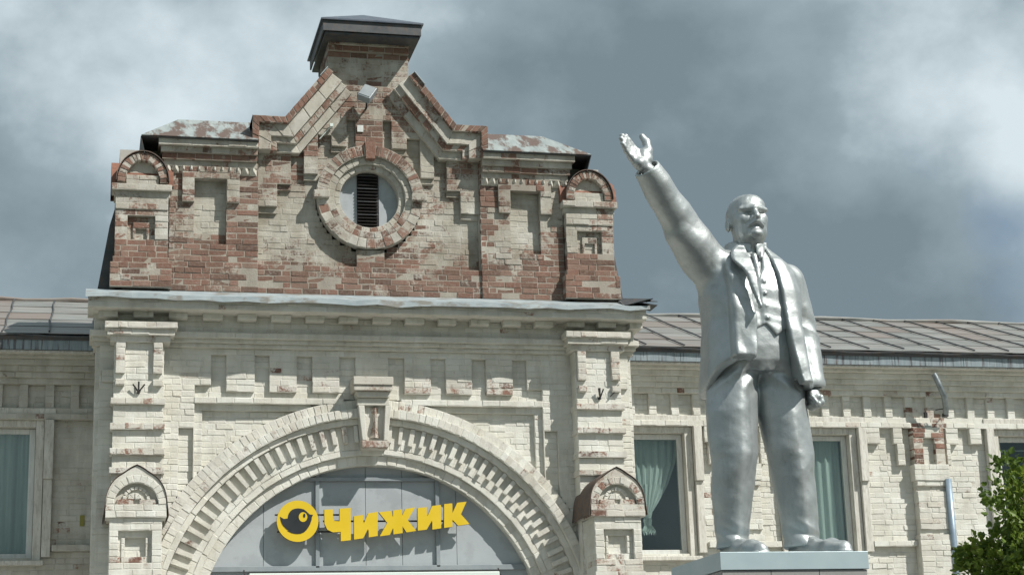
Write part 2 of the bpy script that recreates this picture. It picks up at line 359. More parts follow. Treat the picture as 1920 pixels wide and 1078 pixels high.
    def finish(s, top=300):
        def attr(me, cols):
            a = me.color_attributes.new('bk', 'FLOAT_COLOR', 'POINT'); a.data.foreach_set('color', np.array(cols, dtype=np.float32).ravel())
        score = []
        for k, (v, c, area, keep) in enumerate(s.b):
            m = Vector(v[0]).lerp(Vector(v[2]), 0.5); p = in_view(m); sc_ = 0.0
            if p and 5 < p[0] < 1915 and 5 < p[1] < 1073:
                dist = (m - CAM).length; sc_ = area / dist ** 2
                if 1320 < p[0] < 1530 and 500 < p[1] < 1078 and m.y > -1: sc_ *= 0.2     # mostly behind the statue
            score.append(sc_)
        order = sorted(range(len(s.b)), key=lambda k: -score[k]); pick = set(order[:top])
        F = s.FACES
        for k in order[:top]:
            v, c, _, _ = s.b[k]; me = bpy.data.meshes.new('brick'); me.from_pydata(v, [], F); attr(me, [c] * 12); me.materials.append(M['brick'])
            link(bpy.data.objects.new('brick', me), s.o)
        V, FF, C = [], [], []
        for k, (v, c, _, _) in enumerate(s.b):
            if k in pick: continue
            i = len(V); V += v; C += [c] * 12; FF += [tuple(i + j for j in f) for f in F]
        if V:
            me = bpy.data.meshes.new('brickwork'); me.from_pydata(V, [], FF); attr(me, C); me.materials.append(M['brick'])
            o = link(bpy.data.objects.new('brickwork', me), s.o); o['kind'] = 'stuff'
        me = bpy.data.meshes.new('mortar'); me.from_pydata(s.mv, [], s.mf); attr(me, s.mc); me.materials.append(M['brick'])
        o = link(bpy.data.objects.new('mortar', me), s.o); o['kind'] = 'stuff'
        print('bricks', s.o.name, len(s.b))
def layered(L):
    def f(xs, z):
        d = np.full(xs.shape, np.nan)
        for it in L:
            if callable(it): it(xs, z, d); continue
            xa, xb, za, zb, v = it
            if za <= z < zb: d[(xs >= xa) & (xs < xb)] = v
        return d
    return f
# ------------------------------------------------------------------ ground
def structure(o): o['kind'] = 'structure'; return o
structure(MB().quad((-400, -400, 0), (400, -400, 0), (400, 600, 0), (-400, 600, 0)).build('ground', 'turf'))
structure(MB().box(-30, 40, -18.0, -9.2, -0.2, 0.004).build('square', 'asphalt'))
structure(MB().box(-40, 60, -30.0, -18.12, -0.2, 0.004).build('road', 'asphalt'))
structure(MB().box(-40, 60, -18.12, -18.0, -0.2, 0.12).build('kerb', 'slabs'))
structure(MB().box(-14, 24, -9.2, 1.75, -0.2, 0.008).build('bounce_pavement', 'slabs'))  # out of view; widened and lightened to bounce light up into the cornice shade

# ------------------------------------------------------------------ gatehouse
AX = 3.52                                   # the axis of the front
gate = empty('gatehouse', 'white-painted brick gatehouse with big arched doorway, stepped gable and round louvred window', 'building', loc=(0, 0, 0))
GM = Masonry(gate); F0 = front(0.0)
def hsh(a, b): return (math.sin(a * 12.9898 + b * 78.233) * 43758.5453) % 1.0
def blob(x, z, s=1.0): return math.sin(x * 2.1 * s + 1.3) * math.sin(z * 2.7 * s + 0.4) * 0.5 + math.sin(x * 4.7 * s - z * 3.9 * s + 2.0) * 0.3
def p_low(x, z, d):
    g = 0.93 + random.gauss(0, 0.05)
    if random.random() < 0.012: g -= 0.25
    if 6.10 < z < 6.35 and 4.0 < x < 5.45 and d > -0.03: g = 0.60 + random.gauss(0, 0.06) + (0.12 if z > 6.24 else -0.02)
    elif 6.10 < z < 6.40 and 2.1 < x < 3.1 and d > -0.03: g -= 0.18
    elif 6.10 < z < 6.40 and x > 5.4 and d > -0.03: g -= 0.05
    return g
ARC = (AX, 3.0)
def arch_cut(xs, z, d): d[(xs - ARC[0]) ** 2 + (z - ARC[1]) ** 2 < 2.985 ** 2] = np.nan
def mir(xa, xb): return (2 * AX - xb, 2 * AX - xa)
Lw = [(0.08, 6.96, 3.6, 6.62, 0.0)]
Lw += [(1.49, 5.55, 5.98, 6.57, -0.062), (1.29, 5.75, 5.98, 6.14, -0.062)]
for xa, xb in ((1.68, 2.03), (2.22, 2.56), (2.76, 3.10)):
    Lw += [(xa, xb, 6.115, 6.58, 0.0), (*mir(xa, xb), 6.115, 6.58, 0.0)]
Lw += [(3.31, 3.73, 6.115, 6.58, 0.0)]
Lw += [(1.29, 5.75, 3.6, 5.955, -0.06), (1.29, 5.75, 5.885, 5.955, -0.12), (1.29, 5.75, 5.955, 6.03, 0.012), (1.39, 5.65, 3.6, 5.81, -0.12)]
for xa, xb in ((1.10, 1.28), mir(1.10, 1.28)): Lw.append((xa, xb, 3.6, 5.61, -0.062))
Lw.append(arch_cut)
GM.lay(layered(Lw), 0.08, 6.96, 3.6, 6.62, F0, p_low)
# corner pilasters
def p_pil(x, z, d): return (0.95 if d < 0.285 else 0.66) + random.gauss(0, 0.06)
for side in (0, 1):
    T = (lambda a, b: (a, b)) if not side else mir
    L = [(*T(0.30, 0.90), 3.6, 6.63, 0.25), (*T(0.32, 0.43), 6.26, 6.63, 0.31), (*T(0.77, 0.88), 6.26, 6.63, 0.31)]
    L += [(*T(0.32, 0.43), 6.06, 6.17, 0.31), (*T(0.77, 0.88), 6.06, 6.17, 0.31)]
    L += [(*T(0.22, 0.98), 6.20, 6.26, 0.33)]
    for zc in (5.86, 5.58, 5.285, 5.01): L.append((*T(0.275, 0.925), zc - 0.04, zc + 0.04, 0.305))
    L += [(*T(0.25, 0.97), 6.63, 6.70, 0.31), (*T(0.21, 1.02), 6.70, 6.775, 0.37), (*T(0.18, 1.05), 6.775, 6.85, 0.41)]
    x0, x1 = T(0.15, 1.08)
    GM.lay(layered(L), x0, x1, 3.6, 6.85, F0, p_pil, back=0.46)
    # set-back quoin strip beside the pilaster
    q0, q1 = T(0.13, 0.30)
    GM.lay(layered([(q0, q1, 3.6, 6.62, 0.06), (*T(0.16, 0.30), 6.18, 6.28, 0.10)]), min(q0, q1), max(q0, q1), 3.6, 6.62, F0, p_low, back=0.2)
# main cornice
GM.dirt = 0.35
def p_cor(x, z, d): return 0.90 + random.gauss(0, 0.07) - (0.22 if random.random() < 0.07 else 0)
Lc = [(0.05, 6.99, 6.62, 6.66, 0.06), (0.03, 7.01, 6.66, 6.72, 0.11), (0.0, 7.04, 6.72, 6.785, 0.165), (0.05, 6.99, 6.785, 6.99, 0.11), (-0.03, 7.07, 6.985, 7.155, 0.46)]
k = 0
while True:
    xa = 0.10 + k * 0.425
    if xa > 6.9: break
    Lc.append((xa, xa + 0.235, 6.91, 6.985, 0.27)); k += 1
GM.lay(layered([it for it in Lc if it[2] < 6.70]), -0.03, 7.07, 6.62, 6.72, F0, p_cor, h=0.05, back=0.45)
GM.lay(layered(Lc), -0.03, 7.07, 6.72, 7.155, F0, p_cor, h=0.0725, back=0.6)
# flank of the body, facing the shaded wing
GM.lay(layered([(0.0, 1.6, 3.6, 7.15, 0.0)]), 0.0, 1.6, 3.6, 7.15, flank(0.08, 0.02), p_low, back=0.1)
MB().box(0.30, 6.74, 0.20, 7.0, 6.6, 7.34).build('attic_block', 'slabs', gate)
for xa, xb in ((0.13, 1.10), (5.94, 6.91)): MB().box(xa, xb, 0.12, 7.0, 0, 6.6).build('side_wall', 'slabs', gate)
MB().box(1.1, 5.94, 0.15, 0.5, 5.45, 6.6).build('spandrel_core', 'slabs', gate)
MB().box(0.08, 1.40, 0.0, 0.3, 0, 3.6).build('plinth_wall', 'wood_white', gate); MB().box(5.64, 6.96, 0.0, 0.3, 0, 3.6).build('plinth_wall', 'wood_white', gate)

# arch rings
GM.dirt = 0.22
def p_arch(x, z, d): return 0.95 + random.gauss(0, 0.05)
def p_hood(x, z, d): return 0.80 + random.gauss(0, 0.10)
a0 = 13.5
GM.ring(*ARC, 2.865, 2.99, a0, 180 - a0, 0.085, 0.012, -0.3, F0, lambda x, z, d: 0.74 + random.gauss(0, 0.08))
GM.ring(*ARC, 2.75, 2.865, a0, 180 - a0, 0.085, 0.10, -0.3, F0, p_hood)
GM.ring(*ARC, 2.675, 2.75, a0, 180 - a0, 0.25, 0.035, -0.3, F0, p_arch)
GM.ring(*ARC, 2.37, 2.675, a0, 180 - a0, 0.16, -0.045, -0.4, F0, p_arch)
GM.ring(*ARC, 2.295, 2.37, a0, 180 - a0, 0.27, -0.045, -0.4, F0, p_arch)
GM.ring(*ARC, 2.17, 2.295, a0, 180 - a0, 0.13, -0.10, -0.5, F0, p_arch)
na = 48
for i in range(na):                                        # the row of teeth under the hood
    a = a0 + (i + 0.5) * (180 - 2 * a0) / na
    if abs(a - 90) < 4.2: continue
    GM.ring(*ARC, 2.445 + random.uniform(-0.012, 0.012), 2.672, a - 0.72 + random.uniform(-.06, .06), a + 0.72, 0.07, 0.012, -0.1, F0, lambda x, z, d: 0.80 + random.gauss(0, 0.1), mort=False)

# keystone
ks = MB().prism([(3.36, 5.35), (3.68, 5.35), (3.735, 5.885), (3.31, 5.885)], -0.10, 0.1).build('keystone', 'brick', gate)
def bk_attr(o, g, base=0.4, r=0.6):
    me = o.data; a = me.color_attributes.new('bk', 'FLOAT_COLOR', 'POINT'); a.data.foreach_set('color', np.array([(r, g, base, 0.4)] * len(me.vertices), dtype=np.float32).ravel()); return o
bk_attr(ks, 0.75)
def kpart(name, poly, d0, d1, g, r=0.6): return bk_attr(MB().prism(poly, -d1, -d0).build(name, 'brick', ks, bevel=0.008), g, 0.1, r)
kpart('keystone_cap', [(3.24, 6.13), (3.745, 6.13), (3.745, 6.235), (3.24, 6.235)], -0.05, 0.29, 0.62)
kpart('keystone_cap', [(3.25, 6.06), (3.73, 6.06), (3.745, 6.127), (3.24, 6.127)], -0.05, 0.27, 0.62)
kpart('keystone_neck', [(3.31, 5.985), (3.70, 5.985), (3.72, 6.057), (3.28, 6.057)], -0.05, 0.22, 0.95)
kpart('keystone_neck', [(3.30, 5.888), (3.72, 5.888), (3.70, 5.982), (3.31, 5.982)], -0.05, 0.17, 0.95)
kpart('keystone_side', [(3.36, 5.44), (3.415, 5.44), (3.39, 5.885), (3.312, 5.885)], 0.09, 0.185, 0.9)
kpart('keystone_side', [(3.63, 5.44), (3.682, 5.44), (3.732, 5.885), (3.655, 5.885)], 0.09, 0.185, 0.9)
kpart('keystone_foot', [(3.355, 5.35), (3.685, 5.35), (3.70, 5.437), (3.345, 5.437)], 0.09, 0.20, 0.52)
drop = MB()
for k in range(9):
    t = k / 8; wv = 0.018 + 0.05 * (abs(t - 0.45) ** 1.3) * 2
    drop.v += [(3.525 - wv, -0.105, 5.86 - t * 0.38), (3.525, -0.17 + 0.02 * math.sin(t * 9), 5.86 - t * 0.38), (3.525 + wv, -0.105, 5.86 - t * 0.38)]
    if k: i = (k - 1) * 3; drop.f += [(i, i + 3, i + 4, i + 1), (i + 1, i + 4, i + 5, i + 2)]
bk_attr(drop.build('keystone_drop', 'brick', ks), 0.52, 0.0, 0.9)

# infill of the arch: grey sheet panels, frame bars, canopy below
def arc_poly(r, x0, x1, z0, n=14):
    top = []
    for k in range(n + 1):
        xx = x1 + (x0 - x1) * k / n; q = r * r - (xx - ARC[0]) ** 2
        top.append((xx, max(z0 + 0.001, ARC[1] + math.sqrt(max(0.0, q)))))
    return [(x0, z0), (x1, z0)] + top
seams = [1.30, 2.17, 2.84, 3.455, 3.92, 4.37, 4.62, 5.74]
for xa, xb in zip(seams, seams[1:]):
    MB().prism(arc_poly(2.23, xa + 0.003, xb - 0.003, 3.91), 0.245 + random.uniform(0, 0.004), 0.285).build('sheet_panel', 'grey_sheet', gate)
    MB().box(xa + 0.003, xb - 0.003, 0.247, 0.285, 2.9, 3.905).build('sheet_panel', 'grey_sheet', gate)
MB().box(1.2, 5.84, 0.295, 0.46, 0, 5.4).build('panel_backing', 'grey_bar', gate)
for xb in (2.84, 4.37): MB().box(xb - 0.025, xb + 0.025, 0.20, 0.243, 3.9, 5.12 if xb < 3 else 5.08).build('frame_bar', 'grey_bar', gate, bevel=0.004)
MB().box(2.35, 4.75, 0.19, 0.242, 4.985, 5.03).build('frame_bar', 'grey_bar', gate, bevel=0.004)
MB().box(1.45, 5.60, 0.20, 0.242, 3.86, 3.925).build('frame_bar', 'grey_bar', gate, bevel=0.004)
cp = MB().box(1.97, 5.10, -0.06, 0.19, 3.28, 3.815).build('door_canopy', 'white_box', gate, bevel=0.012)
for xb in (1.93, 5.14):
    MB().tube([(xb, 0.30, 3.95), (xb, 0.02, 3.74)], 0.008, 6).build('canopy_stay', 'dark_iron', cp)
MB().tube([(1.98, 0.17, 3.835), (2.8, 0.18, 3.85), (3.6, 0.17, 3.838), (4.4, 0.18, 3.852), (5.1, 0.17, 3.835)], 0.008, 6).build('cable', 'dark_iron', cp)
for i in range(3): MB().box(2.05 + i * 0.99, 3.0 + i * 0.99, 0.25, 0.30, 0.05, 3.2).build('door_leaf', 'grey_bar', gate)

# ---- buttress bases with pointed kokoshnik gables
def p_base(x, z, d): return 0.93 + random.gauss(0, 0.06) - (0.35 if z < 3.95 and random.random() < 0.5 else 0)
def p_koks(g): return lambda x, z, d: g + random.gauss(0, 0.12)
for side, gk in ((0, 0.93), (1, 0.52)):
    cx = 0.585 if not side else 2 * AX - 0.585; hw = 0.30
    L = [(cx - hw, cx + hw, 3.5, 4.40, 0.80), (cx - 0.195, cx + 0.195, 3.86, 4.24, 0.73), (cx - 0.12, cx + 0.12, 3.93, 4.16, 0.70)]
    L.append((cx - 0.155, cx + 0.155, 3.89, 4.205, 0.745)); L.append((cx - 0.12, cx + 0.12, 3.93, 4.16, 0.68))
    L.append((cx - hw - 0.02, cx + hw + 0.02, 3.5, 3.72, 0.83))
    GM.lay(layered(L), cx - hw - 0.03, cx + hw + 0.03, 3.5, 4.40, F0, p_base, back=0.4)
    GM.lay(layered([(0, 0.78, 3.5, 4.40, 0.0)]), 0, 0.78, 3.5, 4.40, flank(cx - hw, -0.78), p_base, back=0.1)
    b = MB().box(cx - hw + 0.03, cx + hw - 0.03, -0.62, 0.05, 0, 4.38).build('buttress_core', 'wood_white', gate)
    # gable: bottom courses, ring of bricks, recessed tympanum with small arches
    zk = 4.40; rr = 0.35
    GM.lay(layered([(cx - rr, cx + rr, zk, zk + 0.15, 0.84)]), cx - rr, cx + rr, zk, zk + 0.15, F0, p_koks(gk), back=0.35)
    zc = zk + 0.15
    pts = []
    for k in range(25):                                   # slightly pointed round arch
        a = math.pi * (1 - k / 24); px = cx + rr * math.cos(a); pz = zc + 0.40 * math.sin(a) ** 0.92
        pk = max(0.0, 1 - abs(k - 12) / 3.2); pts.append((px, pz + 0.055 * pk))
    pts = [(cx - rr, zc)] + pts[1:-1] + [(cx + rr, zc)]
    GM.ring(cx, zc, 0.255, 0.35, 0, 180, 0.085, 0.84, 0.45, F0, p_koks(gk))
    fc = MB()                                             # face between the round ring and the pointed outline
    for k in range(24):
        A_ = R(180 - 180 * k / 24); B_ = R(180 - 180 * (k + 1) / 24); c0 = (cx + 0.349 * math.cos(A_), zc + 0.349 * math.sin(A_)); c1 = (cx + 0.349 * math.cos(B_), zc + 0.349 * math.sin(B_))
        fc.quad((c0[0], -0.833, c0[1]), (c1[0], -0.833, c1[1]), (pts[k + 1][0], -0.833, pts[k + 1][1]), (pts[k][0], -0.833, pts[k][1]))
    bk_attr(fc.build('gable_face', 'brick', gate), gk, 0.3)
    inner = [(cx + 0.27 * math.cos(R(180 - 7.5 * k)), zc + 0.27 * math.sin(R(180 - 7.5 * k))) for k in range(25)]
    o = MB().prism([(cx - 0.28, zc)] + [(cx + 0.28, zc)] + list(reversed(inner[1:-1])), -0.765, -0.45).build('tympanum', 'brick', gate); bk_attr(o, 0.97, 0.3)
    GM.ring(cx, zc + 0.06, 0.115, 0.165, 0, 180, 0.06, 0.79, 0.7, F0, p_koks(0.97), mort=False)
    GM.ring(cx - 0.02, zc + 0.065, 0.004, 0.085, 0, 180, 0.06, 0.80, 0.7, F0, p_koks(0.97), mort=False)
    for s_ in (-1, 1): GM.brick([(cx + s_ * 0.13 - 0.10, zc + 0.003), (cx + s_ * 0.13 + 0.10, zc + 0.003), (cx + s_ * 0.13 + 0.09, zc + 0.06), (cx + s_ * 0.13 - 0.09, zc + 0.06)], 0.815, 0.7, F0, 0.5)
    # curved tin roof running back to the wall
    rf = MB(); out = [(cx + (x_ - cx) * 1.02, zc + (z_ - zc) * 1.02 + 0.008) for x_, z_ in pts]; out[0] = (cx - rr - 0.03, zk + 0.02); out[-1] = (cx + rr + 0.03, zk + 0.02)
    for (xa, za), (xb, zb) in zip(out, out[1:]):
        rf.slab((xa, -0.852, za), (xb, -0.852, zb), (xb, -0.02, zb), (xa, -0.02, za), 0.006)
    rf.build('gable_tin', 'brown_tin', gate)
    co = MB().prism([(cx - 0.33, zk + 0.01)] + [(cx + 0.33, zk + 0.01)] + [(x_, z_ - 0.01) for x_, z_ in reversed(pts[1:-1])], -0.5, -0.03).build('gable_core', 'brick', gate); bk_attr(co, 0.7, 0.3)

# ---- roof edge over the cornice, torn at its corner
fl = MB(); nseg = 26
def fe(x): return 7.165 + 0.010 * math.sin(x * 3.1) + 0.006 * math.sin(x * 11) + 0.02 * (hsh(x, 3) - 0.5)
xs_ = [-0.06 + 7.16 * k / nseg for k in range(nseg + 1)]
for k, (xa, xb) in enumerate(zip(xs_, xs_[1:])):
    ya = -0.545 + 0.03 * (hsh(xa, 1) - 0.5); yb = -0.545 + 0.03 * (hsh(xb, 1) - 0.5)
    fl.slab((xa, ya, fe(xa)), (xb, yb, fe(xb)), (xb, -0.06, 7.335), (xa, -0.06, 7.335), 0.006)
    fl.quad((xa, ya, fe(xa) - 0.045 - 0.03 * hsh(xa, 9)), (xb, yb, fe(xb) - 0.045 - 0.03 * hsh(xb, 9)), (xb, yb, fe(xb)), (xa, ya, fe(xa)))
fl.build('roof_flashing', 'flash_metal', gate)
tn = MB()
tn.slab((6.75, -0.50, 7.18), (7.12, -0.62, 7.26), (7.20, -0.1, 7.34), (6.8, -0.06, 7.40), 0.008)
tn.slab((6.95, -0.55, 7.22), (7.20, -0.55, 7.19), (7.24, -0.1, 7.22), (7.0, -0.06, 7.30), 0.008)
tn.slab((7.02, -0.52, 7.24), (7.22, -0.50, 7.25), (7.10, -0.2, 7.36), (6.95, -0.2, 7.36), 0.008)
tn.build('torn_flashing', 'dark_tin', gate)

# ---- gable
GM.dirt = 1.0; GM.rec = 0.003
def half(z):                                    # half width of the middle part above the shoulders
    if z < 9.28: return 3.4
    if z < 9.60: return 1.52
    if z < 10.33: return 1.10 - (z - 9.60) * (1.10 - 0.56) / 0.73
    return 0.54
def p_gab(x, z, d):
    dx = abs(x - AX); bl = blob(x, z, 1.2)
    if z < 7.60: g = 0.24 + 0.30 * bl
    elif z < 7.80: g = 0.34 + 0.3 * bl
    elif dx < 1.46: g = 0.62 + 0.34 * bl - (0.10 if z > 9.6 or z < 8.1 else 0)
    elif dx < 2.60: g = 0.55 + 0.40 * bl - (0.22 if z > 8.85 or z < 8.0 else 0)
    else: g = 0.56 + 0.4 * bl
    if 1.86 < dx < 2.27 and 8.1 < z < 8.8 and d < 0.03: g = 0.86
    if 1.46 < dx < 1.62: g -= 0.35
    if dx < 0.2 and 9.3 < z < 9.75: g = 0.28
    return max(0.03, g + random.gauss(0, 0.025))
Lg = [(0.24, 6.80, 7.34, 7.62, 0.03), (0.26, 6.78, 7.62, 7.70, 0.02), (0.27, 6.77, 7.70, 9.28, 0.0)]
Lg += [(0.27, 2.06, 7.34, 9.28, 0.06), (4.98, 6.77, 7.34, 9.28, 0.06)]
for s_ in (-1, 1):
    X = lambda a, b: (AX + a, AX + b) if s_ > 0 else (AX - b, AX - a)
    Lg += [(*X(1.70, 2.42), 8.52, 8.97, 0.115), (*X(1.86, 2.27), 7.98, 8.82, -0.03), (*X(1.86, 2.27), 8.82, 8.97, 0.115)]
# stepped hanging layer of the middle
Lg += [(AX - 1.46, AX + 1.46, 7.75, 9.28, 0.0)]
def middle(xs, z, d):
    dx = np.abs(xs - AX); w_ = half(z)
    if z >= 9.28: d[dx <= w_] = 0.0; d[dx > w_] = np.nan
    if 7.75 <= z < 9.75:
        for a, b, zb, zt in ((1.21, 1.45, 8.48, 9.9), (1.03, 1.21, 8.79, 9.9), (0.86, 1.03, 9.28, 9.9), (0.68, 0.86, 8.98, 9.9), (0.50, 0.68, 9.55, 9.9), (0.30, 0.50, 9.33, 9.9), (0.18, 0.30, 9.72, 9.9), (0.0, 0.18, 7.0, 9.9)):
            m = (dx >= a) & (dx < b) & ~np.isnan(d)
            if z < zb: d[m] = -0.085
        # corbelled underside of each hanging block
        for a, b, zb in ((1.21, 1.45, 8.48), (1.03, 1.21, 8.79), (0.68, 0.86, 8.98), (0.30, 0.50, 9.33)):
            if zb - 0.085 <= z < zb: d[(dx >= a) & (dx < b) & ~np.isnan(d)] = -0.045
    r2 = (xs - OC[0]) ** 2 + (z - OC[1]) ** 2
    d[r2 < 0.70 ** 2] = np.nan
OC = (3.515, 8.66)
def tower_bands(xs, z, d):
    if z > 10.33:
        m = np.abs(xs - AX) <= 0.54
        d[m] = 0.0
        if 10.66 < z < 10.74: d[m] = 0.05
        if z >= 10.74: d[m] = 0.09
    d[(xs < 0.94) & (z < 9.28)] = np.nan; d[(xs > 6.10) & (z < 9.28)] = np.nan
Lg += [middle, tower_bands]
GM.lay(layered(Lg), 0.24, 6.80, 7.34, 9.28, F0, p_gab, back=0.3)
def p_tow(x, z, d): return max(0.05, 0.62 + 0.3 * blob(x, z) - (0.45 if 10.64 < z < 10.75 else 0) + random.gauss(0, 0.06))
GM.lay(layered([middle, tower_bands]), AX - 1.6, AX + 1.6, 9.28, 10.84, F0, lambda x, z, d: p_gab(x, z, d) if z < 10.3 else p_tow(x, z, d), back=0.3)
GM.lay(layered([(0, 0.95, 9.9, 10.84, 0.0)]), 0, 0.95, 9.9, 10.84, flank(AX - 0.54, 0.02), lambda x, z, d: 0.3 + random.gauss(0, 0.15), back=0.1)
MB().box(0.32, 6.72, 0.27, 0.95, 7.3, 9.28).build('gable_core', 'slabs', gate)
MB().box(AX - 1.0, AX + 1.0, 0.27, 0.95, 9.28, 9.75).build('gable_core', 'slabs', gate); MB().box(AX - 0.50, AX + 0.50, 0.10, 0.95, 9.75, 10.90).build('gable_core', 'slabs', gate)

# moulded copings along the ogee edge
def p_red(x, z, d): return 0.06 + random.gauss(0, 0.06)
def p_mid(x, z, d): return 0.70 + random.gauss(0, 0.12)
right = [(AX + 0.57, 10.36), (AX + 1.13, 9.655), (AX + 1.55, 9.655), (AX + 1.55, 9.22)]
left = [(2 * AX - x_, z_) for x_, z_ in reversed(right)]
for pth in (right, left):
    GM.dirt = 0.8
    GM.path(pth, 0.0, 0.085, 0.085, 0.24, -0.25, F0, p_red)
    GM.path(pth, 0.085, 0.245, 0.26, 0.17, -0.2, F0, p_mid)
    GM.path(pth, 0.245, 0.325, 0.13, 0.125, -0.2, F0, lambda x, z, d: 0.42 + random.gauss(0, 0.15))
    GM.path(pth, 0.325, 0.43, 0.27, 0.06, -0.2, F0, p_mid)
    # little tin strip on the coping
    tin = MB(); a, b = (pth[0], pth[1]) if pth is right else (pth[3], pth[2])
    v = (Vector(b) - Vector(a)).normalized(); nn = Vector((v.y, -v.x)) * (-1 if pth is right else 1)
    p0 = Vector(a) + nn * 0.012; p1 = p0 + v * (0.22 if pth is right else 0.16) 
    if pth is right: tin.slab((p0.x, -0.27, p0.y), (p1.x, -0.27, p1.y), (p1.x, 0.3, p1.y), (p0.x, 0.3, p0.y), 0.01)
    else: tin.slab((p1.x, -0.27, p1.y), (p0.x, -0.27, p0.y), (p0.x, 0.3, p0.y), (p1.x, 0.3, p1.y), 0.01)
    tin.build('coping_tin', 'flash_metal', gate)
    cap = MB()
    for (xa, za), (xb, zb) in zip(pth, pth[1:]): cap.slab((xa, -0.20, za + 0.004), (xb, -0.20, zb + 0.004), (xb, 0.9, zb + 0.004), (xa, 0.9, za + 0.004), 0.02)
    cap.build('coping_top', 'rust_metal', gate)

# oculus
for r0, r1, d_, pg in ((0.39, 0.465, -0.01, 0.80), (0.465, 0.56, 0.04, 0.80)):
    GM.ring(*OC, r0, r1, 0, 360, 0.105, d_, -0.25, F0, lambda x, z, d, pg=pg: pg + random.gauss(0, 0.1) - (0.35 if z < 8.5 else 0))
GM.ring(*OC, 0.56, 0.705, 0, 180, 0.06, 0.09, -0.1, F0, lambda x, z, d: 0.46 + random.gauss(0, 0.10))
GM.ring(*OC, 0.56, 0.69, 180, 360, 0.13, 0.055, -0.1, F0, lambda x, z, d: 0.52 + random.gauss(0, 0.16))
for s_ in (-1, 1): GM.brick([(OC[0] + s_ * 0.64 - 0.10, 8.625), (OC[0] + s_ * 0.64 + 0.10, 8.625), (OC[0] + s_ * 0.64 + 0.10, 8.72), (OC[0] + s_ * 0.64 - 0.10, 8.72)], 0.125, 0, F0, 0.7)
GM.brick([(OC[0] - 0.06, 9.17), (OC[0] + 0.06, 9.17), (OC[0] + 0.075, 9.40), (OC[0] - 0.075, 9.40)], 0.12, -0.1, F0, 0.35)
oc = MB()
oc.prism([(OC[0] + 0.42 * math.cos(2 * math.pi * k / 40), OC[1] + 0.42 * math.sin(2 * math.pi * k / 40)) for k in range(40)], 0.17, 0.20)
oc = oc.build('round_window', 'grey_bar', gate)
for s_ in (-1, 1):
    poly = [(OC[0] + s_ * 0.145, OC[1] - 0.37), (OC[0] + s_ * 0.145, OC[1] + 0.37)] + [(OC[0] + s_ * 0.40 * math.cos(q), OC[1] + 0.40 * math.sin(q)) for q in [R(68 - 136 * k / 12) for k in range(13)]]
    if s_ > 0: poly = list(reversed(poly))
    MB().prism(poly, 0.150, 0.168).build('cover_sheet', 'grey_sheet', oc)
MB().box(OC[0] - 0.145, OC[0] + 0.135, 0.155, 0.168, 8.28, 9.04).build('louvre_back', 'dark_iron', oc)
for k in range(17):
    z_ = 8.29 + k * 0.0445
    if abs(z_ - OC[1]) > 0.375: continue
    sl = MB().slab((OC[0] - 0.143, 0.095, z_), (OC[0] + 0.133, 0.095, z_), (OC[0] + 0.133, 0.15, z_ + 0.036), (OC[0] - 0.143, 0.15, z_ + 0.036), 0.006)
    sl.build('slat', 'dark_iron' if k % 4 else 'dark_tin', oc)

